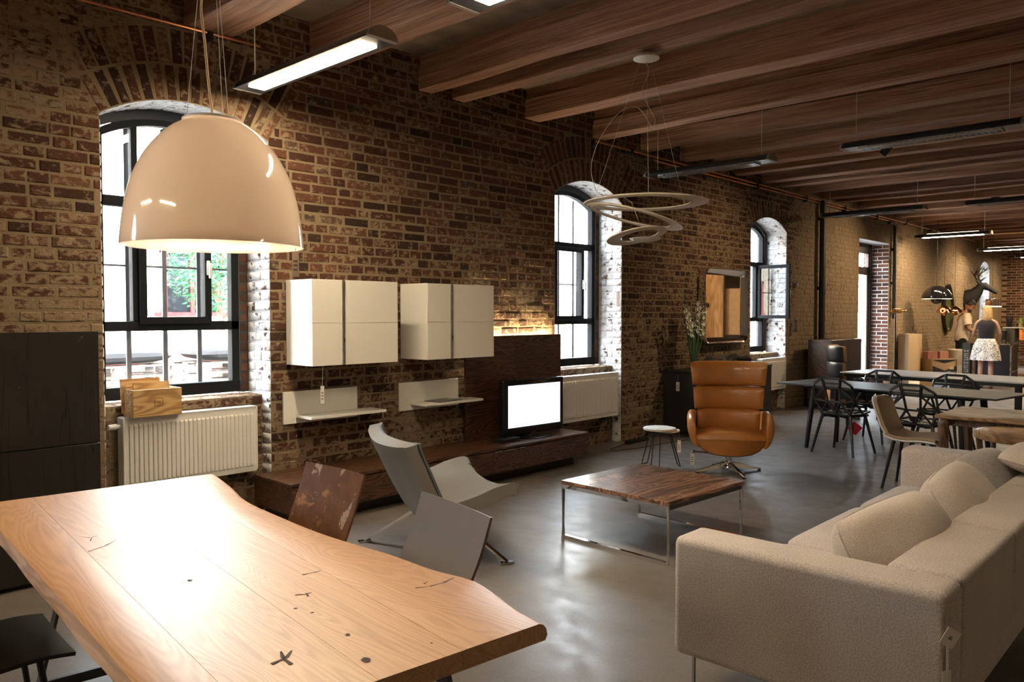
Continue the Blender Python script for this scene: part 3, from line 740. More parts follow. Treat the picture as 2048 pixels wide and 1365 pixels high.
for i in range(3):
    br = sb('back', bx[i]+.001, bx[i+1]-.001, Y0+.002, .925, .30, ZS, .026)
sb('back_panel', X0+.217, X1-.217, Y0+.004, Y0+.05, .20, .5, .012)
for i in range(3):
    b = B(); n = 18; x0, x1 = bx[i]+.002-ox, bx[i+1]-.002-ox; y0, y1 = .93-oy, Y1+.005-oy
    rows = []
    for k, (ins, z) in enumerate(((.014,.325), (.003,.335), (0,.352), (0,.40), (.004,.418), (.016,.430), (.05,.440), (.12,.447), (.22,.450))):
        ring = []
        for q in range(48):
            a = 2*PI*q/48; cx, sy = math.cos(a), math.sin(a); e = .16
            ux = math.copysign(abs(cx)**e, cx); uy = math.copysign(abs(sy)**e, sy)
            ring.append(((x0+x1)/2 + ux*((x1-x0)/2-ins), (y0+y1)/2 + uy*((y1-y0)/2-ins), z))
        rows.append(ring)
    b.loft(rows); b.done('seat_cushion', M_SOFA, so, 60)
for x in (X0+.17, X1-.17):
    b = B(); ya, yb = Y1-.055-oy, Y0+.09-oy; xx = x-ox
    b.tube([(xx-.10, ya, .21)] + [V(xx-.10, ya, .035)+V(0, -.025+.025*math.cos(a), -.025*math.sin(a)) for a in [PI/2*i/4 for i in range(5)]] + [V(xx-.10, yb, .035)+V(0, .025-.025*math.sin(a), -.025*math.cos(a)) for a in [PI/2*i/4 for i in range(5)]] + [(xx-.10, yb, .21)], .011, 10)
    b.done('leg', M_CHROME, so, 40)
# stitched seams down the corners of the near arm
b = B(); b.tube([(X0+.004-ox, Y0-.0008-oy+.006, .24), (X0+.004-ox, Y0-.0008-oy+.006, .60)], .0035, 5); b.done('corner_seam', M_SEAM, so)
def rotm(p, yaw, pitch, roll=0): return Matrix.Translation(p) @ Matrix.Rotation(yaw, 4, 'Z') @ Matrix.Rotation(pitch, 4, 'X') @ Matrix.Rotation(roll, 4, 'Z')
def cushion(label, p, yaw, pitch, w=.62, h=.42, t=.17, mat=M_CUSH, dent=None):
    Mx = rotm(p, yaw, pitch); t_ = thing('cushion', label, 'cushion', (0,0,0), 0, 'loose cushions along the sofa back')
    t_.matrix_world = Mx
    b = B(); b.pillow(w, h, t, Matrix(), 18, 2.6, dent); b.done('cover', mat, t_, 60)
    b = B(); q = []
    for k in range(64):
        a = 2*PI*k/64; e = .22; c_, s_ = math.cos(a), math.sin(a); u = math.copysign(abs(c_)**e, c_); v = math.copysign(abs(s_)**e, s_); pin = 1-.07*(u*u*v*v)
        q.append((u*w/2*pin*1.002, v*h/2*pin*1.002, 0))
    b.tube(q, .0035, 5, closed=True); b.done('piping', M_PIPE, t_)
    return t_
dn = lambda u, v: 1-.30*math.exp(-((u+.55)**2*6+(v-.5)**2*3))
cushion('plump beige cushion leaning nearest the near sofa arm', (3.42, 1.03, .605), R(-3), R(58), .86, .36, .31, dent=dn)
cushion('crumpled beige cushion in the middle of the sofa back', (4.36, 1.02, .605), R(5), R(56), .76, .38, .30, dent=lambda u, v: 1-.45*math.exp(-((u-.1)**2*5+(v-.7)**2*2)))
cushion('darker grey cushion behind the crumpled one, near the far sofa arm', (5.02, 1.03, .60), R(-6), R(58), .52, .40, .26, mat=fabric('grey_cushion_wool', (.36,.34,.33)))
cushion('wide cushion on top of the sofa back at the far end', (5.18, .80, .735), R(0), R(10), .6, .40, .15)
# ---------------------------------------------------------------- coffee table
M_WAL = wood('walnut_boards', (.060,.024,.012), (.165,.075,.040), (.30,.16,.09), 0, 1.2, rough=.30, coat=.5, coatr=.2, var=.45, rings=8)
ct = thing('coffee_table', 'low square walnut coffee table on chrome sled frames', 'coffee table', (4.60, 2.985, 0), R(-3)); hw = .445
for i in range(8):
    y0 = -hw+2*hw*i/8; b = B(); b.box(-hw, hw, y0+.0006, y0+2*hw/8-.0006, .372, .398, .0015, 1); b.done('board', M_WAL, ct, 0)
for x in (-hw+.012, hw-.012):
    b = B()
    b.tube([(x, -hw+.01, .36), (x, hw-.01, .36), (x, hw-.01, .010), (x, -hw+.01, .010)], .01, 4, closed=True, sq=(.0135, .0135)); b.done('sled_frame', M_CHROME, ct, 0)
for y in (-hw+.012, hw-.012): b = B(); b.box(-hw+.02, hw-.02, y-.008, y+.008, .345, .371); b.done('rail', M_STEEL, ct, 0)
# ---------------------------------------------------------------- wide grey lounge chair
M_LEAG = plain('grey_leather', (.145,.132,.118), .42, var=.05, bscale=260, bstr=.12); M_SHG = plain('blue_grey_felt', (.085,.10,.115), .8, var=.06, bscale=300)
lc = thing('lounge_chair', 'wide grey leather lounge chair with waved edges between table and bench', 'lounge chair', (3.34, 3.84, 0), R(-24.6)); WL = .98
def wave(u): return .070*(1-abs(u)**1.7) - .012*math.exp(-((abs(u)-.95)**2)*60)
def lgrid(prof, k0, k1, off=0.0):
    g = []
    for i, p in enumerate(prof):
        tq = k0+(k1-k0)*i/(len(prof)-1); d = (prof[min(i+1,len(prof)-1)]-prof[max(i-1,0)]).normalized(); nn = V(-d.y, d.x, 0)
        g.append([(p.x - nn.x*wave(u)*tq - nn.x*off, u*WL/2, p.y - nn.y*wave(u)*tq - nn.y*off) for u in [-1+2*j/20 for j in range(21)]])
    return g
bp = spline([(-.275,.785,0), (-.262,.74,0), (-.21,.62,0), (-.15,.48,0), (-.09,.36,0), (-.06,.30,0)], 5)
spf = spline([(-.13,.375,0), (0,.385,0), (.14,.415,0), (.26,.455,0), (.36,.475,0), (.385,.468,0)], 5)
B().sheet(lgrid(bp, 1.0, .5, 0), lambda a, c: .078).done('backrest', M_LEAG, lc, 40); B().sheet(lgrid(bp, 1.0, .5, -.046), .014).done('back_shell', M_SHG, lc, 40)
B().sheet(lgrid(spf[::-1], -1.0, -.5), .075).done('seat', M_LEAG, lc, 40)
for sx in (-1, 1):
    for sy in (-1, 1):
        b = B(); b.tube([(0.02*sx, .03*sy, .325), (.36*sx, .40*sy, .012)], .01, 4, sq=(.017, .006)); b.box(.36*sx-.045, .36*sx+.045, .40*sy-.022, .40*sy+.022, 0, .012, .003, 1); b.done('leg', M_CHROME, lc, 0)
b = B(); b.box(-.09, .12, -.11, .11, .315, .372, .01); b.done('hub', M_BLACK, lc)
# ---------------------------------------------------------------- leather swivel chair
M_COG = plain('cognac_leather', (.37,.14,.030), .34, var=.10, vscale=6, bscale=220, bstr=.10, coat=.15)
def pad(b, path, t, h, n=20, tilt=0.0, p=2.6, th_end=.55):
    """upholstered bolster: rounded section swept along PATH (points x, y, z)"""
    P = [V(q) for q in path]; m = len(P); rings = []
    for i in range(m):
        d = (P[min(i+1,m-1)]-P[max(i-1,0)]).normalized(); u = 2*i/(m-1)-1; e = (1-abs(u)**6)**.5 if abs(u) < 1 else 0.0
        side = V(d.y, -d.x, 0); up = V(0,0,1) + side*tilt; k = max(e, .02); tk = t*(th_end+(1-th_end)*e) if e > .05 else t*.1
        ring = []
        for j in range(n):
            a = 2*PI*j/n; c_, s_ = math.cos(a), math.sin(a)
            ring.append(P[i] + side*math.copysign(abs(c_)**(2/p), c_)*tk/2 + up*math.copysign(abs(s_)**(2/p), s_)*h/2*(.90+.10*e))
        rings.append(ring)
    b.loft(rings)
def swivel_chair(name, label, loc, rz, m_in, m_out, full=True):
    t = thing(name, label, 'armchair', loc, rz); t.scale = (.93, .88, 1.0)     # local +x is forward
    def wing(x, z, hw_, fw, n=17): return [(x + fw*abs(u)**2.6, u*hw_, z) for u in [-1+2*i/(n-1) for i in range(n)]]
    for nm, x, z, hw_, h, fw, tl_ in (('headrest', -.235, .955, .405, .245, .17, -.16), ('upper_back', -.225, .715, .375, .235, .16, -.10), ('lower_back', -.185, .495, .335, .225, .14, -.10)):
        b = B(); pad(b, wing(x, z, hw_, fw), .11, h, 20, tl_); b.done(nm, m_in, t, 60)
        if m_out is not m_in: b = B(); pad(b, wing(x-.05, z, hw_+.012, fw), .05, h, 14, tl_); b.done('back_shell', m_out, t, 60)
    rings = []                                                             # bowl of the seat
    for f, k, zt in ((-.30,.55,.44), (-.28,.80,.43), (-.18,.96,.415), (0,1,.405), (.18,1,.405), (.29,.985,.41), (.335,.96,.405), (.352,.90,.385)):
        half = [(.385*k, zt-.02), (.385*k, .37), (.365*k, .32), (.31*k, .262), (.22*k, .222), (.11*k, .205), (0, .200)]
        if f > .34: half = [(y, z+.012 if z < .35 else z-.008) for y, z in half]
        top = [(.34*k, zt), (.2*k, zt+.016), (0, zt+.022)]
        ring = [(f, y, z) for y, z in half] + [(f, -y, z) for y, z in half[-2::-1]] + [(f, -y, z) for y, z in top] + [(f, y, z) for y, z in top[-2::-1]]
        rings.append(ring)
    B().loft(rings).done('seat', m_in, t, 50)
    for s in (-1, 1):                                                      # arms
        rings = []
        for f, zt, lean, k in ((.345,.46,.02,.35), (.335,.515,.035,.75), (.30,.562,.05,1), (.15,.60,.06,1), (0,.605,.06,1), (-.15,.59,.05,1), (-.26,.575,.02,.9), (-.29,.56,.0,.5)):
            zb = .285; ring = []
            for j in range(14):
                a = 2*PI*j/14; c_, s_ = math.cos(a), math.sin(a); zz = (zt+zb)/2 + math.copysign(abs(s_)**.7, s_)*(zt-zb)/2
                yy = .352 + lean*((zz-zb)/(zt-zb)) + .028*math.sin(PI*(zz-zb)/(zt-zb)) + math.copysign(abs(c_)**.7, c_)*.042*k
                ring.append((f, s*yy, zz))
            rings.append(ring)
        B().loft(rings).done('armrest', m_out if m_out is not m_in else m_in, t, 60)
    B().box(-.14, .14, -.13, .13, .178, .206, .008).done('mechanism', M_BLACK, t)
    B().lathe([(.024,.178), (.024,.14), (.034,.138), (.034,.062), (.042,.05), (.042,.035), (.001,.035)], 20).done('column', M_CHROME, t)
    for i in range(4):
        a = R(22+90*i); d = V(math.cos(a), math.sin(a), 0); b = B(); sd = V(-d.y, d.x, 0)
        rr_ = []
        for r_, z0_, z1_, w_ in ((.02,.062,.098,.024), (.12,.045,.085,.022), (.26,.024,.052,.018), (.385,.012,.026,.014)): rr_.append([d*r_+sd*w_+V(0,0,z0_), d*r_-sd*w_+V(0,0,z0_), d*r_-sd*w_*.7+V(0,0,z1_), d*r_+sd*w_*.7+V(0,0,z1_)])
        b.loft(rr_); lg = b.done('leg', M_CHROME, t, 30)
        b = B(); b.cyl(d*.37, d*.37+V(0,0,.014), .018, n=12); b.done('foot_glide', M_BLACK, lg)
    if full:
        b = B(); b.tube([(.05,-.12,.19), (.05,-.26,.19)], .007, 8); b.done('lever_rod', M_BLACK, t); b = B(); b.tube([(.05,-.25,.19), (.05,-.37,.194)], .011, 10); b.lathe([(.001,-.02), (.015,-.014), (.02,0), (.015,.014), (.001,.02)], 14, c=(.05,-.385,.195)); b.done('lever', M_CHROME, t)
        B().cyl((.06,.10,.165), (.06,.10,.18), .035).done('knob', M_BLACK, t)
    return t
swivel_chair('swivel_armchair', 'cognac leather swivel armchair with ribbed high back on a chrome star base', (7.05, 3.70, 0), R(-152.3+4), M_COG, M_COG)
swivel_chair('swivel_armchair', 'high-backed armchair with black outer shell and brown leather inside, behind the black table', (12.1, 4.42, 0), R(-62), plain('tan_leather', (.33,.16,.06), .4), plain('black_leather', (.018,.018,.02), .32), False)
# ---------------------------------------------------------------- little stool
sl = thing('stool', 'small pale-topped stool on black hairpin legs beside the leather armchair', 'stool', (6.80, 4.33, 0))
mtop = wood('bleached_wood', (.55,.52,.46), (.70,.67,.61), (.80,.77,.72), 0, 2, rough=.5)
b = B(); b.prism([(.165*math.cos(a)*(1-.10*max(0, math.cos(a+.6))**8), .165*math.sin(a), .378) for a in [2*PI*i/32 for i in range(32)]], (0,0,.022), .004, 2); b.done('top', mtop, sl, 40)
b = B(); b.prism([(.05+.14*math.cos(a), -.05+.13*math.sin(a), .360) for a in [2*PI*i/28 for i in range(28)]], (0,0,.017), .003, 1); b.done('lower_top', mtop, sl, 40)
for i in range(3):
    a = R(200+120*i); d = V(math.cos(a), math.sin(a), 0); sd = V(-d.y, d.x, 0)
    b = B(); b.tube([d*.10+sd*.03+V(0,0,.36), d*.20+sd*.042+V(0,0,.02)] + [d*.205+sd*.042*math.cos(q)+V(0,0,.012-.008*math.sin(q)) for q in [PI*i_/6 for i_ in range(7)]] + [d*.20-sd*.042+V(0,0,.02), d*.10-sd*.03+V(0,0,.36)], .0055, 8); b.done('leg', M_BLACKM, sl)
b = B(); b.lathe([(.001,.345), (.13,.345), (.13,.36), (.001,.36)], 20); b.done('leg_plate', M_BLACKM, sl)
# ---------------------------------------------------------------- spiral pendant
sp_ = thing('spiral_pendant', 'white spiral ring pendant lamp hanging before the second window', 'pendant lamp', (5.15, 3.42, 2.08))
M_SPI = plain('matt_white_aluminium', (.72,.64,.54), .5, var=.02)
def ringband(b, c, r_out, r_in_c, r_in, tilt, axis_a, n=56, a0=0, a1=2*PI, roll=0.0):
    """flat crescent ring: inner circle set off from the outer one"""
    Mx = Matrix.Translation(c) @ Matrix.Rotation(axis_a, 4, 'Z') @ Matrix.Rotation(tilt, 4, 'Y') @ Matrix.Rotation(roll, 4, 'X'); g = []
    for i in range(n+1):
        a = a0+(a1-a0)*i/n; o = V(r_out*math.cos(a), r_out*math.sin(a), 0); q = V(r_in_c + r_in*math.cos(a), r_in*math.sin(a), 0)
        g.append([Mx @ (o + (q-o)*j/4 + V(0,0,.012*math.sin(PI*j/4))) for j in range(5)])
    b.sheet(g, .007)
va = math.atan2(-.73, .684)                                            # across the view
b = B(); ringband(b, (0,0,.325), .475, -.022, .360, 0.0, va); b.done('upper_ring', M_SPI, sp_, 40)
b = B(); ringband(b, (-.055,.06,.215), .375, -.03, .305, R(14.5), va); b.done('middle_ring', M_SPI, sp_, 40)
b = B(); ringband(b, (-.045,.048,.07), .235, .02, .145, R(-9), va, roll=R(-10)); b.done('lower_ring', M_SPI, sp_, 40)
b = B(); b.lathe([(.001,-.025), (.06,-.02), (.11,-.005), (.125,.008), (.11,.012), (.001,.0)], 32, c=(-.0,.0,.045)); b.done('light_bowl', M_WHITE, sp_, 40)
zc = 3.50-2.08
for a, r_ in ((0.6, .43), (2.7, .43), (4.6, .40)):
    b = B(); b.tube([(math.cos(a+va)*r_, math.sin(a+va)*r_, .33), (math.cos(a+va)*.05, math.sin(a+va)*.05, zc-.02)], .0013, 5); b.done('wire', M_WIRE, sp_)
b = B(); b.tube([(0,0,.05), (-.07,.08,.33), (-.13,.14,.38)], .0014, 5); b.done('wire', M_WIRE, sp_)
across = V(.684,-.73,0)
b = B(); b.tube(spline([V(0,0,zc-.02), across*.02+V(0,0,zc-.10), across*-.03+V(0,0,zc-.24), across*.03+V(0,0,zc-.38), across*.07+V(0,0,zc-.45), across*.05+V(0,0,zc-.52), across*-.03+V(0,0,zc-.40), across*-.10+V(0,0,zc-.36), across*-.22+V(0,0,zc-.42), across*-.36+V(0,0,zc-.62), across*-.42+V(0,0,zc-.84), across*-.36+V(0,0,zc-1.06)], 8), .0022, 6); b.done('cord', M_WIRE, sp_)
b = B(); b.lathe([(.001, zc+.045), (.035, zc+.045), (.05, zc+.03), (.098, zc+.012), (.10, zc), (.001, zc-.022)], 36); b.done('ceiling_rose', M_WHITE, sp_, 40)
b = B(); b.cyl((0,0,zc+.04), (0,0,3.556-2.08), .004, n=6); b.done('rose_cord', M_BLACK, sp_)
# ================================================================== ALONG THE BRICK WALL
# ---------------------------------------------------------------- radiators
def radiator(label, xc, yf, z0, z1, w, valve=-1, cat='radiator'):
    t = thing('radiator', label, cat, (xc, yf, 0)); h = z1-z0; M_R = M_WHITE
    n = int(round(w/.0335)); pw = (w-.05)/n; b = B()                     # pressed front panel: flutes as a strip
    xs_ = []; 
    for i in range(n):
        x = -w/2+.025+i*pw; xs_ += [(x+.003, 0), (x+.007, -.007), (x+pw-.007, -.007), (x+pw-.003, 0)]
    xs_ = [(-w/2, 0)] + xs_ + [(w/2, 0)]
    rows = []
    for z, k in ((z0, 0), (z0+.035, 0), (z0+.048, 1), (z1-.058, 1), (z1-.045, 0), (z1, 0)): rows.append([(x, .004+y*k*1.3, z) for x, y in xs_])
    b.loft(rows, False, False); b.box(-w/2, w/2, .006, .03, z0, z1-.001)
    b.done('front_panel', M_R, t, 20)
    b = B(); b.box(-w/2, w/2, .075, .098, z0, z1, .002, 1); b.done('rear_panel', M_R, t, 0)
    for s in (-1, 1): b = B(); b.box(s*w/2-.006+s*.004, s*w/2+.006+s*.004, .0, .10, z0+.01, z1+.003, .003, 1); b.done('side_cover', M_R, t, 0)
    b = B(); b.box(-w/2, w/2, .0, .10, z1, z1+.006); 
    b.done('top_grille', M_R, t, 0)
    b = B(); b.cyl((valve*w/2+valve*.012, .05, z1-.055), (valve*w/2+valve*.04, .05, z1-.055), .014); b.cyl((valve*w/2+valve*.035, .05, z1-.055), (valve*w/2+valve*.085, .05, z1-.055), .021, .017, 16); b.done('valve', M_WHITE, t)
    for x in (-w*.33, w*.33): b = B(); b.box(x-.018, x+.018, .05, .112, z0-.045, z0+.002); b.done('bracket', M_STEEL, t, 0)
    b = B(); b.tube([(valve*(w/2-.06), .05, z0), (valve*(w/2-.06), .05, .02), (valve*(w/2-.06), .05, 0)], .009, 8); b.done('pipe', M_WHITE, t)
    return t
radiator('white panel radiator under the first window, wooden crate on top', 2.548, 5.515, .352, .842, .965)
radiator('white panel radiator under the second window, beside the television', 7.13, 5.455, .345, .852, 1.06)
radiator('white panel radiator under the third window, half behind the leather armchair', 11.95, 5.49, .34, .842, .84)
# ---------------------------------------------------------------- wooden crate with boards
M_CRATE = wood('light_crate_wood', (.40,.22,.08), (.60,.36,.14), (.70,.46,.21), 0, 1.3, rough=.55, var=.15)
cr = thing('wooden_crate', 'light wooden crate with a burnt square mark, standing on the radiator', 'crate', (2.268, 5.56, .8485))
w_, d_, h_ = .33, .20, .185
for nm, u in (('front_board', (-w_/2, w_/2, -d_/2, -d_/2+.014, 0, h_)), ('back_board', (-w_/2, w_/2, d_/2-.014, d_/2, 0, h_)), ('side_board', (-w_/2, -w_/2+.012, -d_/2+.0145, d_/2-.0145, 0, h_)), ('side_board', (w_/2-.012, w_/2, -d_/2+.0145, d_/2-.0145, 0, h_)), ('bottom', (-w_/2+.0125, w_/2-.0125, -d_/2+.0145, d_/2-.0145, .004, .014))):
    b = B(); b.box(*u, .0015, 1); b.done(nm, M_CRATE, cr, 0)
b = B(); q = .026
for u in ((-q-.003, -q, -q, q), (q, q+.003, -q, q), (-q, q, q, q+.003), (-q, q, -q-.003, -q), (-q*.6, q*.6, -.0015, .0015)): b.box(u[0]+.005, u[1]+.005, -d_/2-.0008, -d_/2, .095+u[2], .095+u[3])
b.done('burnt_mark', plain('burn_mark', (.10,.045,.015), .8), cr, 0)
for i, (x, y, w2, h2, tl_, lb) in enumerate(((-.035, -.03, .245, .215, R(8), 'thin wooden sample board standing in the crate, front one'), (-.04, .0, .25, .21, R(9), 'thin wooden sample board in the crate, behind the front one'), (-.05, .045, .27, .238, R(7), 'tallest pale wooden sample board at the back of the crate'))):
    b = B(); Mx = Matrix.Translation((2.268+x+(.03 if i == 0 else 0), 5.56+y, .8485+.016)) @ Matrix.Rotation(-tl_, 4, 'X'); b.box(-w2/2, w2/2, -.006, .006, 0, h2, .001, 1)
    o = b.done('sample_board', M_CRATE, None, 0); o.matrix_world = Mx; tag(o, lb, 'board', 'sample boards in the crate')
# ---------------------------------------------------------------- black panelled cabinet at the left
def blackpanel_mat():
    m, t, p = newmat('black_engraved_lacquer'); v = objc(t)
    a = noise(t, mapping(t, v, (7, 1, .35)), 1.6, 2, .5, .4)
    l = nd(t, 'TexWave', {'Vector': nd(t, 'CombineXYZ', {0: math_(t, 'ADD', nd(t, 'SeparateXYZ', {0: v}), math_(t, 'MULTIPLY', a, .5)), 1: 0.0, 2: 0.0}), 'Scale': 4.2, 'Distortion': 0.0}, out=1)
    e = nd(t, 'MapRange', {0: l, 1: .965, 2: .995})
    setp(t, p, col=mixc(t, e, (.016,.013,.011), (.006,.005,.005)), rough=.28, spec=.5, normal=bump(t, math_(t, 'SUBTRACT', 1.0, e), .5, .006)); return m
bc = thing('cabinet', 'tall black cabinet with wavy engraved doors left of the first window', 'cabinet', (.72, 5.20, 0)); M_BP = blackpanel_mat(); M_BPB = plain('black_carcass', (.014,.012,.011), .4)
B().box(-1.0, 1.0, -.20, .26, .02, 1.43, .003, 1).done('carcass', M_BPB, bc, 0)
for x0, x1 in ((-1.005, -.002), (.002, 1.005)):
    for z0, z1 in ((.03, .782), (.788, 1.446)):
        b = B(); b.box(x0, x1, -.222, -.202, z0, z1, .002, 1); b.done('door', M_BP, bc, 0)
B().box(-.95, .95, -.17, .2, 0, .03).done('plinth', M_BPB, bc, 0)
# ---------------------------------------------------------------- white wall cabinets
M_CREAM = plain('cream_high_gloss', (.84,.80,.72), .10, var=.008, coat=1.0); M_CREAMB = plain('cream_carcass', (.80,.78,.72), .25, var=.008)
M_ALU = plain('brushed_aluminium', (.62,.60,.56), .28, metal=1.0)
def wall_cabinet(label, x0, x1, group='white gloss wall cabinets'):
    t = thing('wall_cabinet', label, 'cabinet', (x0, 5.493, 0), 0, group); w = x1-x0; y = -.366; z0, zm, z1 = 1.153, 1.478, 1.812
    B().box(0, w, y+.020, 0, z0, z1, .002, 1).done('carcass', M_CREAMB, t, 0)
    k = .345*w
    for a, c in ((.001, k-.009), (k+.009, w-.001)):
        for u, v in ((z0+.001, zm-.001), (zm+.001, z1-.001)): b = B(); b.box(a, c, y, y+.019, u, v, .0015, 1); b.done('door', M_CREAM, t, 0)
    b = B(); b.box(k-.007, k-.002, y-.012, y+.012, z0+.001, z1-.001); b.box(k+.002, k+.007, y-.012, y+.012, z0+.001, z1-.001); b.box(k-.002, k+.002, y+.006, y+.012, z0, z1); b.done('handle_strip', M_ALU, t, 0)
    return t
wall_cabinet('white gloss wall cabinet nearer the first window, price tag hanging under it', 3.278, 4.092)
wall_cabinet('white gloss wall cabinet nearer the television panel', 4.412, 5.222)
def wall_shelf(label, px0, px1, sx0, sx1, z):
    t = thing('wall_shelf', label, 'shelf', (px0, 5.49, 0), 0, 'white shelves with back panels')
    B().box(0, px1-px0, -.02, 0, .685, .938, .002, 1).done('back_panel', M_CREAMB, t, 0)
    B().box(sx0-px0, sx1-px0, -.245, -.0205, z, z+.022, .002, 1).done('shelf_board', M_CREAMB, t, 0)
wall_shelf('empty white shelf with back panel under the nearer wall cabinet', 3.236, 3.930, 3.34, 4.06, .731)
wall_shelf('white shelf with back panel under the farther wall cabinet, magazine on it', 4.382, 5.090, 4.50, 5.20, .734)
b = B(); b.box(-.15, .15, -.10, .10, 0, .006, .001, 1); mg = b.done('magazine', plain('dark_magazine_cover', (.09,.085,.08), .35, var=.6, vscale=14), None, 0); mg.location = (4.80, 5.365, .7565); mg.rotation_euler = (0,0,R(8)); tag(mg, 'open dark magazine lying on the farther white shelf', 'magazine')
# ---------------------------------------------------------------- low bench, panel, television
M_WENG = wood('dark_walnut_veneer', (.030,.012,.006), (.070,.028,.014), (.115,.050,.026), 0, 1.4, rough=.34, coat=.2, coatr=.25, var=.08, rings=10)
bn = thing('low_sideboard', 'long low dark walnut bench along the wall under the television', 'sideboard', (4.68, 5.22, 0)); bx0, bx1 = 2.985-4.68, 6.43-4.68; jx = 5.035-4.68; by0, by1 = -.275, .265
B().box(bx0, bx1, by0, by1, .312, .332, .002, 1).done('top', M_WENG, bn, 0)
B().box(bx0+.004, bx1-.004, by0+.022, by1, .105, .311).done('carcass', M_WENG, bn, 0)
for a, c in ((bx0+.002, jx-.0015), (jx+.0015, bx1-.002)): b = B(); b.box(a, c, by0+.001, by0+.021, .103, .300, .0015, 1); b.done('drawer', M_WENG, bn, 0)
b = B(); b.box(jx+.01, jx+.42, by0-.004, by0+.001, .296, .301); b.done('drawer_pull', M_ALU, bn, 0)
B().box(bx0+.08, bx1-.1, by0+.12, by1-.02, 0, .104).done('plinth', M_BPB, bn, 0)
tp = thing('wall_panel', 'dark walnut back panel lit from behind, between wall and television', 'panel', (5.86, 5.44, 0))
for a, c in ((-.725, -.02), (-.017, .69)): b = B(); b.box(a, c, -.02, 0, .334, 1.332, .0015, 1); b.done('panel_board', M_WENG, tp, 0)
B().box(-.66, .60, .004, .020, 1.312, 1.322).done('light_strip', glow('warm_led', (1.0,.80,.48), 230.0), tp, 0)
B().box(-.6, .6, .001, .045, .9, 1.0).done('bracket', M_BPB, tp, 0)
tv = thing('television', 'black flat television with a lit white picture on the dark bench', 'television', (5.83, 5.19, .333), R(-3))
b = B(); b.box(-.425, .425, -.03, .03, .035, .575, .012, 3); b.done('housing', plain('gloss_black', (.008,.008,.010), .12), tv, 30)
def screen_mat():
    m, t, p = newmat('lit_screen'); setp(t, p, col=(.02,.02,.02), rough=.2, ecol=(.86,.93,1.0), es=1.35); return m
B().box(-.36, .372, -.0325, -.0302, .112, .522).done('screen', screen_mat(), tv, 0)
ln = B(); mg_ = lambda pts, r=.0012: ln.tube([(x, -.0335, z) for x, z in pts], r, 4, sq=(.0012,.0004))
mg_([(-.33,.225), (-.22,.198), (-.12,.192), (-.02,.207), (.07,.245)]); mg_([(-.26,.24), (-.22,.20), (-.19,.185)]); mg_([(-.12,.185), (-.05,.245), (-.03,.285), (.0,.22), (.02,.19)]); mg_([(-.25,.20), (-.24,.13)]); mg_([(-.19,.17), (-.17,.14), (-.14,.17)]); mg_([(-.02,.19), (0,.135)]); mg_([(.24,.225), (.27,.20), (.36,.197)]); mg_([(.14,.40), (.20,.397), (.25,.402)])
for x in (-.21, -.165): mg_([(x,.39), (x,.27)])
mg_([(-.21,.27), (-.165,.27)]); mg_([(-.21,.39), (-.165,.39)])
ln.done('screen_drawing', plain('grey_screen_line', (.30,.30,.33), .8), tv, 0)
b = B(); b.lathe([(.001,0), (.19,0), (.20,.006), (.16,.014), (.05,.02), (.045,.06), (.001,.06)], 40); o = b.done('foot', plain('gloss_black_foot', (.008,.008,.010), .15), tv, 40); o.scale = (1.25, .75, 1)
bo = thing('media_box', 'flat black media box beside the television foot', 'media box', (5.42, 5.16, .333)); B().box(-.12, .12, -.08, .08, 0, .035, .003, 1).done('case', M_BLACK, bo, 0); B().box(-.02, .02, -.0815, -.0801, .012, .02).done('display', plain('dark_display', (.03,.03,.04), .1), bo, 0)
ad = thing('adapter', 'small black plug strip on the floor at the wall behind the stool', 'power strip', (7.92, 5.36, 0)); B().box(-.22, .22, -.03, .03, 0, .045, .006).done('case', M_BLACK, ad, 30)
for x in (-.15, -.05, .05, .15): B().cyl((x,0,.044), (x,0,.05), .018).done('socket', M_BLACKM, ad)
cb = B(); cb.tube(spline([(7.7,5.37,.02), (7.5,5.33,.005), (7.3,5.30,.005), (7.25,5.2,.005), (7.6,5.1,.005), (8.2,5.05,.005), (8.8,4.9,.005)], 6), .004, 6); tag(cb.done('cable', M_BLACK, None), 'thin black cable lying on the floor by the wall behind the stool', 'cable')
# ---------------------------------------------------------------- black sideboard, vase, mirror
M_BSB = plain('black_oak', (.014,.013,.012), .42, var=.1)
sd = thing('sideboard', 'black sideboard behind the leather armchair', 'sideboard', (9.73, 5.22, 0))
B().box(-1.02, 1.02, -.215, .27, .06, .80, .003, 1).done('carcass', M_BSB, sd, 0)
B().box(-1.03, 1.03, -.24, .275, .801, .825, .002, 1).done('top', M_BSB, sd, 0)
for i in range(4): x = -1.02+.51*i; b = B(); b.box(x+.002, x+.508, -.236, -.216, .065, .797, .002, 1); b.done('door', M_BSB, sd, 0)
B().box(-.95, .95, -.17, .2, 0, .06).done('plinth', M_BSB, sd, 0)
vz = thing('vase', 'tall clear glass vase on the black sideboard', 'vase', (8.98, 5.22, .826)); b = B()
b.lathe([(.001,.0), (.055,.0), (.058,.01), (.060,.2), (.068,.40), (.085,.52)], 32, cap=False); b.done('glass', glass_mat('vase_glass', (.93,.96,.94), .02), vz, 40)
b = B(); b.lathe([(.082,.518), (.086,.524), (.088,.518)], 32, cap=False); b.done('rim', plain('glass_rim', (.8,.82,.8), .1), vz)
M_STEM = plain('gladiolus_green', (.055,.14,.055), .5, var=.3); M_PET = plain('white_petal', (.78,.76,.66), .55, var=.05)
rg = random.Random(21)
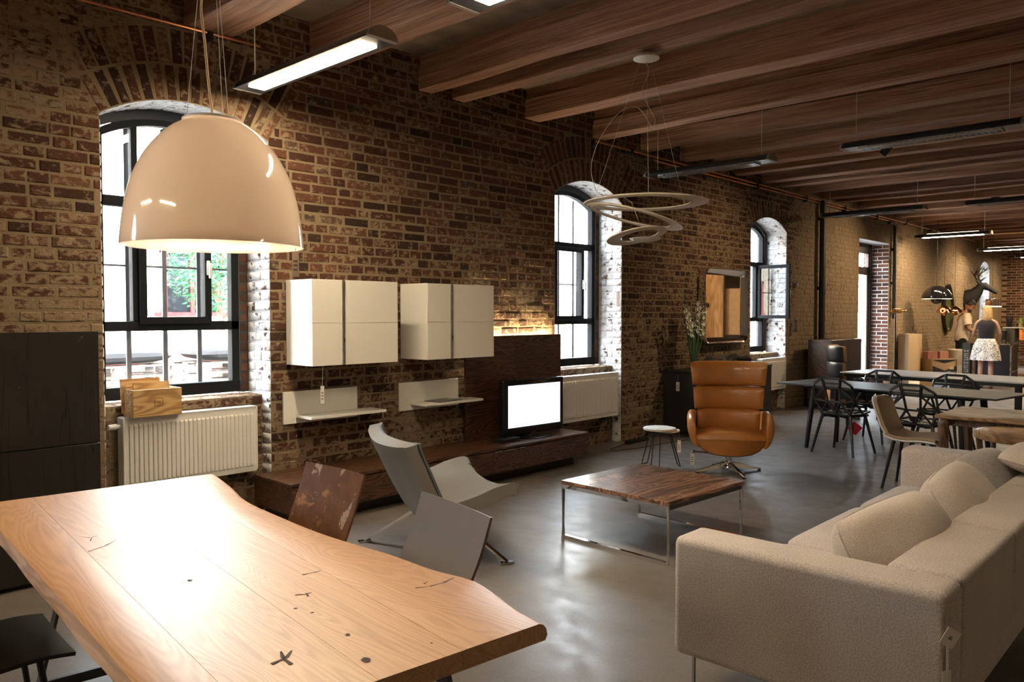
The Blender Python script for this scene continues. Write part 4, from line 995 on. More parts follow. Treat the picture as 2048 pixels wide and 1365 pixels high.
for i, (dx, dy, h_) in enumerate(((-.20, -.02, .95), (-.13, .05, 1.0), (.10, -.02, 1.05), (.17, .03, 1.12), (.22, -.04, .98), (.02, .06, .9))):
    lb = ('white gladiolus stem leaning leftmost in the glass vase', 'white gladiolus second from the left in the glass vase', 'white gladiolus leaning towards the mirror, middle of the right group', 'longest gladiolus stem, its tip in front of the mirror', 'white gladiolus leaning farthest towards the mirror', 'short upright gladiolus in the middle of the vase')[i]
    t = thing('gladiolus', lb, 'flower', (8.98, 5.22, .836), 0, 'gladioli in the glass vase'); pts = bez((dx*.12, dy*.3, 0), (dx*.3, dy, h_*.4), (dx*.75, dy, h_*.72), (dx*1.25, dy, h_), 14)
    b = B(); b.tube(pts, [.007-.004*k/14 for k in range(15)], 6); b.done('stem', M_STEM, t)
    fl = B()
    for k in range(6, 12):
        for s in (-1, 1):
            c = pts[k] + V(s*.022, rg.uniform(-.015,.015), rg.uniform(-.01,.01)); sz = .036*(1.25-.07*(k-6))
            if i < 5 and k < 11:
                for a in range(5):
                    q = 2*PI*a/5+k; d = V(math.cos(q)*.7+s*.5, -.35, math.sin(q)).normalized(); e_ = d.cross(V(0,1,0)).normalized()
                    fl.face(fl.verts([c, c+d*sz*.6+e_*sz*.4, c+d*sz*1.2+V(0,-.01,0), c+d*sz*.6-e_*sz*.4]))
            else: fl.tube([c, c+V(s*.01,0,.02)], [.006,.003], 5)
    if len(fl.bm.faces): fl.done('blossom', M_PET if i < 5 else M_STEM, t, 0, 'stuff')
    for s in (-1, 1):
        b = B(); base = V(dx*.1, dy*.2, .05); tip = V(dx*.7+s*.07, dy-.03, h_*.62); c = (base+tip)/2+V(s*.03, 0, .05); g = []
        for k in range(7):
            u = k/6; p = base*(1-u)**2+c*2*u*(1-u)+tip*u*u; w2 = .014*math.sin(PI*min(.97, .12+u*.86)); g.append([p+V(-w2,0,0), p+V(0,.003,0), p+V(w2,0,0)])
        b.sheet(g, .0012); b.done('leaf', M_STEM, t, 40)
for i, (x, ry, lb) in enumerate(((9.50, R(20), 'dark folded throw peeping over the leather armchair, left lump'), (10.08, R(-14), 'dark folded throw peeping over the leather armchair, right lump'))):
    b = B(); g = []
    for k in range(9):
        u = k/8; g.append([(-.22+.44*u, -.12+.24*j/6, .05+.10*math.sin(PI*u)**.8*(1+.25*math.sin(j*1.7+i*2))*(.8+.2*math.sin(u*9+j))) for j in range(7)])
    b.sheet(g, .035); b.box(-.2, .2, -.1, .1, 0, .06, .02); o = b.done('throw', fabric('dark_brown_throw', (.035,.026,.022), scale=120), None, 60); o.location = (x, 5.2, .826); o.rotation_euler = (0,0,ry); tag(o, lb, 'throw')
M_MIR = plain('mirror_silver', (.88,.84,.78), .015, metal=1.0, var=.0)
mr = thing('mirror', 'tall wall mirror with sloping reflective chrome frame and rounded corners', 'mirror', (10.19, 5.49, 1.655)); hw_, hh_, rc = .625, .52, .12
def rrect(hw, hh, r, y, n=5):
    q = []
    for sx, sz, a0 in ((1,1,0), (-1,1,PI/2), (-1,-1,PI), (1,-1,1.5*PI)):
        for k in range(n+1): a = a0+PI/2*k/n; q.append((sx*(hw-r)+r*math.cos(a), y, sz*(hh-r)+r*math.sin(a)))
    return q
b = B(); b.loft([rrect(hw_, hh_, rc, 0), rrect(hw_, hh_, rc, -.10), rrect(hw_-.006, hh_-.006, rc, -.108), rrect(hw_-.012, hh_-.012, rc-.004, -.106), rrect(hw_-.115, hh_-.085, .02, -.045)], True, False); b.done('frame', plain('mirror_frame_silver', (.86,.83,.78), .04, metal=1.0, var=0), mr, 25)
B().prism(rrect(hw_-.11, hh_-.08, .02, -.042), (0,.012,0)).done('mirror_glass', M_MIR, mr, 0)
# ---------------------------------------------------------------- pipes, wall switch
def pipe(name, label, pts, r, mat, clips=()):
    t = thing(name, label, 'pipe', pts[0]); o = V(pts[0]); b = B(); b.tube([V(p)-o for p in pts], r, 8); b.done('tube', mat, t)
    for c in clips: b = B(); p = V(c)-o; b.box(p.x-.02, p.x+.02, p.y-.022, 5.5-o.y, p.z-.035, p.z+.02); b.done('clip', M_BLACK, t, 0)
    return t
pipe('copper_pipe', 'upper copper pipe running under the beam ends along the wall, from the second window on', [(7.2,5.45,3.50), (24,5.45,3.50)], .011, M_COPPER, [(x,5.45,3.50) for x in (7.9, 9.5, 11.2, 13.0, 14.7, 16.4, 18.2, 20)])
pipe('copper_pipe', 'lower copper pipe close under the other one along the wall', [(8.4,5.45,3.455), (17.6,5.45,3.455)], .011, M_COPPER, [(x,5.45,3.455) for x in (9.5, 11.2, 13.0, 14.7, 16.4)])
pipe('copper_pipe', 'copper pipe above the first window, crossing behind the pendant wires', [(.6,5.44,3.525), (3.05,5.44,3.545), (3.05,5.44,3.8)], .011, M_COPPER, [(2.66,5.44,3.53)])
pipe('downpipe', 'thick black downpipe on the wall between third window and door', [(13.63,5.42,0), (13.63,5.42,3.5)], .055, M_BLACKPIPE, [(13.63,5.42,z) for z in (.8,2.0,3.2)])
pipe('conduit', 'slim black pipe down the wall just past the glazed door', [(17.1,5.44,3.42), (17.40,5.44,3.42), (17.46,5.44,3.36), (17.46,5.44,1.45)], .035, M_BLACKPIPE, [(17.46,5.44,z) for z in (1.6,2.2,2.9)])
sw = thing('wall_switch', 'small round wall sensor right of the third window', 'sensor', (12.70, 5.496, 2.02)); B().lathe([(.001,-.05), (.03,-.045), (.05,-.02), (.05,0)], 20, axis='y').done('cover', plain('grey_plastic', (.35,.33,.32), .3), sw)
wl = thing('cord_light', 'thin cord with a small tube hanging on the wall right of the third window', 'light', (12.66, 5.45, 1.25)); b = B(); b.tube([(0,.04,.76), (0,0,.70), (-.03,-.01,.2)], .004, 6); b.done('cord', plain('brass_cord', (.55,.36,.15), .4), wl); b = B(); b.cyl((-.03,-.01,.2), (-.05,-.01,0), .02); b.done('tube', plain('violet_grey_tube', (.15,.12,.14), .4), wl)
th_ = thing('wall_thermometer', 'narrow wooden strip hanging on the white reveal of the second window', 'thermometer', (7.79, 5.55, 1.70)); B().box(-.012, 0, -.02, .02, -.12, .12, .002, 1).done('strip', plain('brown_strip', (.25,.16,.12), .5), th_, 0)
# ---------------------------------------------------------------- tall cabinet behind the black table
M_TALL = wood('dark_plum_veneer', (.035,.014,.010), (.07,.030,.022), (.11,.05,.036), 1, 1.3, rough=.3, var=.05)
tc = thing('highboard', 'tall dark brown highboard standing before the glazed door', 'cabinet', (13.55, 5.20, 0)); 
B().box(-.655, .655, -.235, .15, .05, 1.12, .003, 1).done('carcass', M_TALL, tc, 0)
M_TF = plain('dark_brown_lacquer', (.045,.033,.026), .4)
for a, c in ((-.653, -.252), (-.249, .05), (.053, .653)): b = B(); b.box(a, c, -.257, -.237, .055, 1.115, .002, 1); b.done('door', M_TF, tc, 0)
B().box(-.6, .6, -.2, .2, 0, .05).done('plinth', M_BPB, tc, 0)
fl = thing('floor_lamp', 'slim floor lamp with brass swivel head in front of the glazed door', 'floor lamp', (15.35, 4.75, 0))
B().lathe([(.001,0), (.14,0), (.14,.02), (.02,.03), (.001,.03)], 28).done('base', M_BLACKM, fl); B().cyl((0,0,.03), (0,0,1.62), .012).done('pole', M_BLACKM, fl)
mbr = plain('brass', (.70,.45,.18), .25, metal=1.0); b = B(); b.tube([(-.22,.1,1.58), (.14,-.06,1.6), (.30,-.13,1.6), (.30,-.13,1.66)], .012, 8); b.done('arm', mbr, fl); b = B(); b.cyl((-.03,.02,1.6), (.10,-.05,1.6), .05, .045, 18); b.done('head', mbr, fl)
# ---------------------------------------------------------------- price tags
def hang(z0, z1, x=0, y=0): return [[(x, y, z0), (x+.004, y, z1)]]
tagcard('price_tag', 'white tag hanging from the rim of the dome pendant', (1.215+.225, 2.515-.165, 1.76), (.022, .085), R(-43), strings=hang(0, .03))
tagcard('price_tag', 'narrow white tag hanging on a long string under the nearer wall cabinet', (3.345, 5.10, 1.005), (.028, .135), R(-20), strings=hang(0, .15))
tagcard('price_tag', 'small tag hanging on the side of the black sideboard', (8.69, 5.27, .685), (.05, .115), R(-90), strings=hang(0, .10))
tagcard('price_tag', 'beige tag hanging from the little stool', (6.86, 4.14, .285), (.035, .125), R(-60), strings=hang(0, .07))
tagcard('price_tag', 'beige tag hanging from the lever of the leather armchair', (6.93, 4.03, .165), (.038, .125), R(-60), strings=hang(0, .03))
tagcard('price_tag', 'white tag stuck on the edge of the dark brown highboard', (12.885, 4.945, .985), (.10, .155), R(-45), lines=0)
tagcard('price_tag', 'small white tag hanging at a leg of the coffee table', (5.055, 2.56, .345), (.018, .16), R(-50), strings=hang(0, .03), lines=2)
def lab(name, label, c, u, v, n, w, h, kids):
    """square card spanned by U, V around C with small printed marks"""
    t = thing(name, label, 'price tag', c); c0 = V(0,0,0); u, v, n = V(u).normalized(), V(v).normalized(), V(n).normalized(); b = B()
    P = [c0+u*a*w/2+v*d*h/2 for a, d in ((-1,-1),(1,-1),(1,1),(-1,1))]; b.prism(P, n*.0012); b.done('card', M_TAG, t, 0)
    b = B()
    for (x0, x1, y0, y1) in kids: b.prism([c0+u*x0*w+v*y0*h+n*.0013, c0+u*x1*w+v*y0*h+n*.0013, c0+u*x1*w+v*y1*h+n*.0013, c0+u*x0*w+v*y1*h+n*.0013], n*.0004)
    b.done('print', M_INK, t, 0); return t
mk = []
for r_ in range(2):
    for c_ in range(3): x = -.12+.085*c_; y = .02-.11*r_; mk += [(x, x+.015, y, y+.09), (x, x+.06, y+.075, y+.09), (x+.045, x+.06, y, y+.09)] if (c_+r_) % 2 else [(x, x+.06, y, y+.015), (x, x+.06, y+.04, y+.055), (x, x+.015, y, y+.09)]
lab('price_tag', 'square card tag on the rear corner of the near sofa arm', (2.683, .655, .545), (.75,-.45,-.50), (.50,-.30,.72), (-.45,-.86,0), .058, .058, mk)
t_ = lab('price_tag', 'white string tag hanging low on the rear corner of the near sofa arm', (2.690, .665, .395), (.86,-.45,-.0), (0,0,1), (-.45,-.86,0), .036, .085, [(a*1.3-.02, b_*1.3-.02, c_*1.3-.1, d_*1.3-.1) for a, b_, c_, d_ in mk])
for q in (-.006, .008): s_ = B(); s_.tube([(q, -.002, .042), (q*1.2, -.002, .15)], .001, 5); s_.done('string', M_WIRE, t_)
# ================================================================== DINING GROUPS FARTHER BACK
M_CHAR = plain('charcoal_laminate', (.035,.034,.034), .42, var=.05)
bt = thing('dining_table', 'long black thin-topped table with black lattice chairs around it', 'dining table', (9.14, 2.83, 0), R(-9))
B().box(-.43, .43, -1.18, 1.18, .724, .742, .002, 1).done('tabletop', M_CHAR, bt, 0)
B().box(-.30, .30, -.9, .9, .69, .7235).done('apron', M_BLACKM, bt, 0)
for x in (-.26, .26):
    for y in (-.80, .80): b = B(); b.tube([(x, y, .69), (x*1.25, y*1.06, 0)], [.035,.022], 12); b.done('leg', M_BLACKM, bt)
# black cast lattice chairs
M_CAST = plain('black_cast_aluminium', (.013,.013,.014), .33, var=.05, spec=.6)
def lattice_chair(label, loc, rz):
    t = thing('lattice_chair', label, 'chair', loc, rz, 'black lattice chairs around the black table')     # local +x is forward
    hub = V(0,0,.425); b = B(); rim = [(.22,-.10,.462), (.22,.10,.462), (.16,.215,.468), (-.02,.235,.455), (-.17,.17,.445), (-.17,-.17,.445), (-.02,-.235,.455), (.16,-.215,.468)]
    bar = lambda p, q, w_=.010, h_=.007: b.tube([p, q], .01, 4, sq=(w_, h_))
    for i in range(8): bar(rim[i], rim[(i+1) % 8], .009, .009)
    inner = [(.10,-.06,.435), (.10,.06,.435), (.0,.10,.428), (-.09,.05,.428), (-.09,-.05,.428), (0,-.10,.428)]
    for i in range(6): bar(inner[i], inner[(i+1) % 6], .009, .007)
    for p, q in ((0,0),(1,1),(2,1),(2,2),(3,2),(4,3),(5,4),(6,5),(7,5),(7,0)): bar(rim[p], inner[q], .009, .007)
    for p in inner: bar(p, hub, .011, .008)
    b.done('seat', M_CAST, t, 30)
    b = B(); L = lambda y, z: V(-.175-.42*(z-.45)*.62 + .16*y*y*2.2, y, z)
    top = [L(-.225,.735), L(-.215,.775), L(-.105,.842), L(.105,.842), L(.215,.775), L(.225,.735)]
    for p, q in zip(top, top[1:]): bar(p, q, .008, .013)
    bar(top[0], top[-1], .008, .012); bar(L(-.105,.842), L(-.085,.735), .008, .02); bar(L(.105,.842), L(.085,.735), .008, .02); bar(L(-.09,.788), L(.09,.788), .008, .010)
    nodes = [L(-.235,.60), L(.235,.60), L(-.07,.585), L(.07,.585), V(-.02,-.235,.455), V(-.02,.235,.455), V(-.17,-.17,.445), V(-.17,.17,.445), V(-.175,0,.445)]
    for p, q in ((top[0],nodes[0]), (top[-1],nodes[1]), (nodes[0],nodes[4]), (nodes[1],nodes[5]), (L(-.085,.735),nodes[0]), (L(.085,.735),nodes[1]), (L(-.085,.735),nodes[2]), (L(.085,.735),nodes[3]), (nodes[2],nodes[3]), (nodes[2],nodes[6]), (nodes[3],nodes[7]), (nodes[2],nodes[8]), (nodes[3],nodes[8]), (nodes[0],nodes[6]), (nodes[1],nodes[7]), (nodes[0],nodes[2]), (nodes[1],nodes[3])): bar(p, q, .008, .010)
    b.done('backrest', M_CAST, t, 30)
    b = B(); b.lathe([(.001,.44), (.055,.438), (.06,.41), (.04,.395), (.001,.395)], 8); b.done('hub', M_CAST, t, 30)
    for sx, sy in ((1,1), (1,-1), (-1,1), (-1,-1)):
        b = B(); b.tube([(.05*sx, .05*sy, .405), (.155*sx, .165*sy, .425)], .01, 4, sq=(.016, .014)); b.tube([(.150*sx, .160*sy, .440), (.235*sx, .245*sy, 0)], [.019,.013], 8); b.done('leg', M_CAST, t, 40)
    return t
cA = lattice_chair('black lattice chair with a red tag, at the near side of the black table', (8.90, 3.28, 0), R(-9))
lattice_chair('black lattice chair half behind the beige shell chair, near side of the black table', (8.66, 2.40, 0), R(-9))
lattice_chair('black lattice chair on the far side of the black table, left one of two', (9.98, 3.33, 0), R(171))
lattice_chair('black lattice chair on the far side of the black table, right one of two', (9.80, 2.50, 0), R(171))
t = thing('price_tag', 'red card with a white tag hanging under the near black lattice chair', 'price tag', (8.80, 3.12, .30), R(-62)); mr_ = plain('red_card', (.55,.02,.05), .6)
b = B(); b.box(-.055, .055, -.001, .001, -.055, .055, M=Matrix.Rotation(R(40), 4, 'Y')); b.done('red_card', mr_, t, 0); b = B(); b.box(-.05, -.03, -.003, -.0015, -.08, .06); b.done('white_card', M_TAG, t, 0); s_ = B(); s_.tube([(0,0,.06), (.01,.0,.14)], .001, 5); s_.done('string', M_WIRE, t)
# white table farther back
wt = thing('dining_table', 'white table standing parallel behind the black table', 'dining table', (11.45, 2.95, 0), R(-9)); M_WT = plain('white_tabletop', (.90,.90,.90), .30, var=.01, coat=.4)
B().box(-.5, .5, -1.15, 1.15, .725, .742, .003, 1).done('tabletop', M_WT, wt, 0); B().box(-.48, .48, -1.1, 1.1, .68, .7245).done('apron', M_BLACKM, wt, 0)
for x in (-.42, .42):
    for y in (-1.05, 1.05): b = B(); b.box(x-.03, x+.03, y-.03, y+.03, 0, .68); b.done('leg', M_BLACKM, wt, 0)
M_ASH = wood('light_ash', (.42,.27,.13), (.58,.40,.22), (.66,.48,.29), 1, 1.5, rough=.5); M_GREYSH = plain('grey_shell', (.16,.165,.175), .5)
def rim_chair(label, loc, rz, group):
    t = thing('rim_chair', label, 'chair', loc, rz, group)
    g = []
    for i in range(8):
        z = .46+.30*i/7; g.append([(-.20-.06*(z-.46)/.3 + .20*u*u, u*.235, z - .02*u*u*(i/7)) for u in [-1+2*j/10 for j in range(11)]])
    B().sheet(g, .012).done('backrest', M_GREYSH, t, 40)
    b = B(); b.tube([V(p)+V(0,0,.004) for p in g[-1]], .01, 8); b.done('rim', M_ASH, t)
    b = B(); b.box(-.20, .22, -.22, .22, .43, .462, .015, 2); b.done('seat', M_GREYSH, t)
    for sx in (-1,1):
        for sy in (-1,1): b = B(); b.tube([(.14*sx,.15*sy,.435), (.21*sx,.2*sy,0)], [.014,.010], 8); b.done('leg', M_ASH, t)
rim_chair('grey shell chair with pale wooden rim beyond the black table, nearer of two', (10.55, 1.55, 0), R(150), 'rimmed shell chairs beyond the black table')
rim_chair('grey shell chair with pale wooden rim beyond the black table, farther of two', (11.75, 1.32, 0), R(150), 'rimmed shell chairs beyond the black table')
# wooden table at the right with its chairs
M_WT2 = wood('brown_oak', (.16,.085,.038), (.27,.155,.075), (.35,.21,.11), 1, 1.1, rough=.42, coat=.2, var=.06); M_DKW = wood('dark_walnut_solid', (.05,.025,.014), (.105,.052,.030), (.16,.085,.05), 2, 1.2, rough=.4, coat=.15)
rt_ = thing('dining_table', 'brown wooden dining table with thick rounded legs behind the sofa', 'dining table', (7.235, .72, 0))
B().box(-.41, .41, -1.1, 1.09, .722, .75, .008, 3).done('tabletop', M_WT2, rt_, 40); B().box(-.34, .34, -1.0, 1.0, .665, .7215, .004, 1).done('apron', M_DKW, rt_, 0)
for x in (-.37, .37):
    for y in (-1.04, 1.035): b = B(); b.tube(spline([(x*.80, y*.93, .71), (x*.95, y*.985, .70), (x*1.0, y, .64), (x*.985, y*.99, .45), (x*.96, y*.97, 0)], 5), [.03,.034,.038,.041,.043,.044,.044,.043,.042,.040,.039,.038,.036,.035,.034,.032,.031,.029,.027,.026,.025][:21], 14); b.done('leg', M_DKW, rt_)
bs = thing('shell_chair', 'beige upholstered shell chair with white rounded back at the end of the wooden table', 'chair', (7.50, 2.16, 0), R(-90))
M_BEI = fabric('beige_upholstery', (.40,.30,.20), scale=300); M_WSH = plain('white_shell', (.80,.78,.74), .3, var=.01)
prof = spline([(-.305,.80), (-.285,.74), (-.245,.62), (-.20,.52), (-.13,.455), (0,.44), (.14,.45), (.24,.44)], 5); g = []; g2 = []
for i, p in enumerate(prof):
    wz = .215*(1-.25*math.exp(-((i)/2.0)**2)) ; c = .045 if p.y > .5 else .02
    g.append([(p.x + (c*u*u if p.y > .47 else 0), u*wz, p.y + (.0 if p.y > .47 else .03*u*u)) for u in [-1+2*j/10 for j in range(11)]])
    g2.append([(q[0] - (.022 if p.y > .47 else .0), q[1]*1.02, q[2] - (0 if p.y > .47 else .022)) for q in g[-1]])
B().sheet(g, .022).done('seat_pad', M_BEI, bs, 50); B().sheet(g2, .014).done('shell', M_WSH, bs, 50)
for sx in (-1,1):
    for sy in (-1,1): b = B(); b.tube([(.12*sx,.12*sy,.425), (.19*sx,.2*sy,0)], [.016,.011], 10); b.done('leg', M_BLACKM, bs)
wa = thing('wooden_armchair', 'dark wooden armchair with curved back rail between sofa and wooden table', 'chair', (6.56, 1.12, 0), R(4)); b = B(); rings = []
for i in range(25):
    a = PI*.5+PI*i/24; c_ = V(.02+.36*math.cos(a) if i not in (0,24) else .03, .335*math.sin(a), .695); e = math.sin(PI*i/24); h_ = .020+.042*e; tk = .013; d = V(math.cos(a), math.sin(a), 0)
    c_.z = .672+.045*e; rings.append([c_+d*tk*math.cos(q)*1.2+V(0,0,h_*math.sin(q)) for q in [2*PI*j/12 for j in range(12)]])
b.loft(rings); b.done('back_rail', M_WT2, wa, 60)
for x, y in ((.05,.325), (.05,-.325)): b = B(); b.tube([(x-.01,y,.675), (x+.04,y*.94,.45), (x+.16,y*.85,0)], [.020,.022,.014], 12); b.done('leg', M_DKW, wa)
for x, y in ((-.22,.2), (-.22,-.2)): b = B(); b.tube([(x-.0,y*.95,.66), (x,y,.45), (x-.05,y*1.1,0)], [.016,.019,.013], 12); b.done('leg', M_DKW, wa)
b = B(); b.box(-.25, .25, -.25, .25, .425, .46, .018, 3); b.done('seat', M_ASH, wa)
# ================================================================== THE FAR END
M_CARD = plain('cardboard', (.42,.28,.15), .85, var=.06); M_CARDP = plain('pale_cardboard', (.52,.39,.24), .85, var=.05)
def carton(name, label, x, y, z0, sx, sy, sz, rz=0, mat=M_CARD, cat='box', flaps=True, extra=None, group=None):
    t = thing(name, label, cat, (x, y, z0), R(rz), group); B().box(-sx/2, sx/2, -sy/2, sy/2, 0, sz, .004, 1).done('body', mat, t, 0)
    if flaps:
        for s in (-1, 1): b = B(); b.box(-sx/2+.003, sx/2-.003, (.002 if s > 0 else -sy/2+.003), (sy/2-.003 if s > 0 else -.002), sz, sz+.004); b.done('flap', mat, t, 0)
    if extra: extra(t)
    return t
def dots(t): b = B(); b.cyl((-.155,-.14,1.03), (-.155,-.14-.004,1.03), .022, n=12); b.done('hand_hole', M_INK, t)
carton('tall_carton', 'tall flat pale cardboard carton standing against the brick wall, left of two', 18.05, 5.33, 0, .40, .22, 1.12, -8, M_CARDP)
carton('tall_carton', 'tall flat pale cardboard carton standing against the brick wall, right of two', 18.62, 5.34, 0, .46, .16, 1.10, 3, M_CARDP)
def chevron(t):
    b = B()
    for z0 in (.02,):
        b.prism([(-.275,-.232,.27), (.275,-.232,.27), (0,-.232,.19)], (0,-.002,0)); b.prism([(-.275,-.232,.14), (0,-.232,.035), (.275,-.232,.14), (.275,-.232,.01), (-.275,-.232,.01)], (0,-.002,0))
    b.done('dark_print', M_INK, t, 0); b = B(); b.box(.11, .21, -.236, -.2345, .06, .12); b.done('sticker', M_CARDP, t, 0)
carton('printed_carton', 'brown carton printed with a dark chevron, lower of two stacked by the wall', 18.98, 4.98, 0, .58, .46, .28, -42, M_CARD, extra=chevron)
carton('printed_carton', 'brown carton printed with a dark chevron, on top of another', 18.98, 4.98, .285, .58, .46, .28, -42, M_CARD, extra=chevron)
M_PINK = plain('dusty_pink_print', (.40,.18,.15), .7)
carton('small_carton', 'small dusty pink carton on the stacked printed cartons, left one', 18.83, 5.10, .57, .22, .2, .15, -42, M_PINK)
carton('small_carton', 'small dusty pink carton on the stacked printed cartons, right one', 19.05, 4.93, .57, .20, .2, .15, -42, plain('pinkish_print', (.36,.17,.12), .7))
carton('small_carton', 'little brown carton on the floor before the tall cartons', 17.75, 4.95, 0, .42, .3, .17, -30, M_CARD)
carton('flat_carton', 'flat brown carton under the lampshade and its white box', 19.62, 4.72, 0, .40, .34, .24, -42, M_CARD)
carton('white_box', 'white box under the drum lampshade', 19.62, 4.73, .245, .36, .3, .17, -42, plain('white_box_card', (.72,.68,.62), .6))
ls = thing('lampshade', 'large pale drum lampshade standing on a white box', 'lampshade', (19.62, 4.73, .42)); b = B(); b.lathe([(.165,0), (.215,.33), (.211,.33), (.161,.002)], 40, cap=False); b.done('shade', plain('cream_shade', (.70,.60,.47), .7, var=.02), ls, 40); b = B(); b.lathe([(.217,.318), (.219,.326), (.217,.335), (.211,.334), (.211,.318)], 40, cap=False); b.done('rim', plain('shade_rim', (.8,.74,.66), .6), ls); b = B(); b.tube([(-.16,0,.02), (.16,0,.02)], .003, 6); b.tube([(0,-.16,.02), (0,.16,.02)], .003, 6); b.done('spider', M_STEEL, ls)
def glyphs(t):
    b = B(); hx = -.0615
    for i in range(6):
        z = .30+.085*i
        for (u0, u1, v0, v1) in (((-.04,.04,0,.014), (-.04,.04,.045,.059), (-.04,-.026,0,.059)), ((-.04,.04,0,.014), (.026,.04,0,.059), (-.04,.04,.045,.059)), ((-.04,.04,.022,.036), (-.04,-.026,0,.059), (.026,.04,0,.059)))[i % 3]: b.box(hx-.0015, hx, u0, u1, z+v0, z+v1)
    b.done('print', plain('pale_print', (.42,.38,.33), .7), t, 0)
carton('black_box', 'tall black box with pale vertical lettering beside the lampshade', 19.02, 4.42, 0, .12, .16, .92, -4, plain('black_card', (.015,.013,.014), .5), extra=glyphs)
db = carton('storage_box', 'dark grey felt storage box with black cloth and a white bundle on it', 17.1, 4.15, 0, .62, .5, .26, -42, fabric('dark_grey_felt', (.055,.06,.068), scale=80), flaps=False)
B().box(-.3, .3, -.24, .24, .26, .275, .004, 1).done('lid', plain('dark_lid', (.05,.055,.062), .7), db, 0)
o = tag(B().pillow(.34, .15, .12, rotm((17.05, 3.98, .335), R(-50), 0), 10).done('plastic_bundle', plain('crumpled_white_plastic', (.75,.76,.78), .3, bscale=18, bstr=.9), None, 60), 'crumpled white plastic bundle on the dark grey storage box', 'bundle')
o = tag(B().pillow(.46, .3, .14, rotm((17.12, 4.28, .345), R(-20), 0), 10, dent=lambda u, v: .7+.4*math.sin(u*5)*math.sin(v*4)).done('cloth', fabric('black_cloth', (.012,.012,.013), scale=80), None, 60), 'black crumpled cloth on the dark grey storage box', 'cloth')
# ---------------------------------------------------------------- flight-case counter
M_CASE = plain('black_laminate_case', (.013,.014,.022), .4); M_CASEB = plain('dark_olive_ply', (.055,.045,.032), .6)
fc = thing('flight_case', 'big black flight case on edge with aluminium corners used as a counter', 'flight case', (19.72, 4.02, 0), R(3)); a_, c_, h_ = .47, .345, .915
B().box(-a_+.01, a_-.01, -c_+.01, c_-.01, .02, h_-.01).done('case_body', M_CASE, fc, 0)
B().box(-a_+.03, a_-.03, -c_+.002, -c_+.0095, .04, h_-.03).done('side_panel', M_CASEB, fc, 0)
b = B(); e = .026
for x in (-a_, a_-e):
    for y in (-c_, c_-e): b.box(x, x+e, y, y+e, 0, h_)
for z in (0, h_-e, .30):
    for y in (-c_, c_-e): b.box(-a_+e, a_-e, y, y+e, z, z+e) if (z != .30 or y < 0) else None
    if z != .30:
        for x in (-a_, a_-e): b.box(x, x+e, -c_+e, c_-e, z, z+e)
b.done('aluminium_edge', M_ALU, fc, 0)
for x in (-a_, a_):
    for y in (-c_, c_):
        for z in (.02, h_-.02): k = B(); k.box(x-.03, x+.03, y-.03, y+.03, z-.03 if z > .1 else 0, z+.02, .008, 1); k.done('corner_guard', M_CHROME, fc, 0)
uc = thing('counter_box', 'dark upright box on top of the flight case, holding glasses and plants', 'box', (19.93, 3.79, .937)); B().box(-.22, .22, -.11, .11, 0, .30, .006, 1).done('body', M_CASEB, uc, 0); B().box(-.235, .235, -.30, .12, .301, .318, .003, 1).done('top', plain('light_grey_top', (.55,.54,.52), .4), uc, 0)
zt_ = .937+.319
gj = thing('glass_jar', 'glass jar full of dark cutlery on the counter box', 'jar', (19.78, 3.80, zt_)); b = B(); b.lathe([(.001,0), (.062,0), (.066,.16)], 24, cap=False); b.done('glass', glass_mat('jar_glass', (.85,.88,.9), .03), gj, 40)
b = B()
for i in range(9): q = 2*PI*i/9; b.tube([(.03*math.cos(q), .03*math.sin(q), .01), (.07*math.cos(q), .07*math.sin(q), .25)], .012, 6)
b.done('cutlery', M_BLACK, gj, 40, 'stuff')
bo_ = thing('bottle', 'pale yellow glass bottle on the counter box', 'bottle', (19.85, 3.60, zt_)); b = B(); b.lathe([(.001,0), (.038,0), (.04,.01), (.04,.12), (.015,.165), (.015,.21), (.001,.21)], 20); b.done('glass', plain('yellow_bottle_glass', (.55,.45,.15), .08, trans=.4), bo_, 40); B().cyl((0,0,.2), (0,0,.225), .017).done('cap', M_BLACK, bo_)
ph = thing('potted_herb', 'bushy green herb in a pot at the edge of the counter box', 'plant', (19.95, 3.50, zt_)); b = B(); b.lathe([(.001,0), (.055,0), (.07,.09), (.062,.09), (.05,.01)], 20); b.done('pot', plain('terracotta', (.30,.12,.06), .7), ph, 40)
lv = B(); r5 = random.Random(8)
for i in range(420):
    q = r5.uniform(0, 2*PI); u = r5.random()**.6; p = V(math.cos(q)*.17*u, math.sin(q)*.17*u, .10+r5.random()*.16*(1.2-u)); d = V(math.cos(q), math.sin(q), r5.uniform(-.3,.9)).normalized(); e_ = d.orthogonal().normalized(); s = r5.uniform(.025,.045)
    lv.face(lv.verts([p, p+d*s*.5+e_*s*.35, p+d*s, p+d*s*.5-e_*s*.35]))
lv.done('foliage', plain('herb_green', (.07,.22,.03), .5, var=.4), ph, 0, 'stuff')
bl = thing('coffee_grinder', 'black grinder standing on the flight case behind the woman', 'appliance', (19.62, 3.86, .917)); b = B(); b.lathe([(.001,0), (.055,0), (.055,.05), (.04,.07), (.05,.2), (.06,.27), (.001,.275)], 20); b.done('body', M_BLACK, bl, 40); B().lathe([(.045,.275), (.035,.30), (.001,.305)], 16).done('lid', M_STEEL, bl)
sh = thing('shelf_unit', 'low wooden shelf unit lit warm at the end of the hall', 'shelf', (23.2, 4.05, 0))
for z in (.0, .42, .84): b = B(); b.box(-.25, .25, -.9, .5, z, z+.04); b.done('shelf_board', M_WT2, sh, 0)
for y in (-.9, -.2, .47): b = B(); b.box(-.24, .24, y, y+.03, .041, .839); b.done('side_panel', M_WT2, sh, 0)
bk = thing('bread_box', 'glowing orange display box on the low shelf unit at the end', 'box', (23.1, 3.9, .881)); b = B()
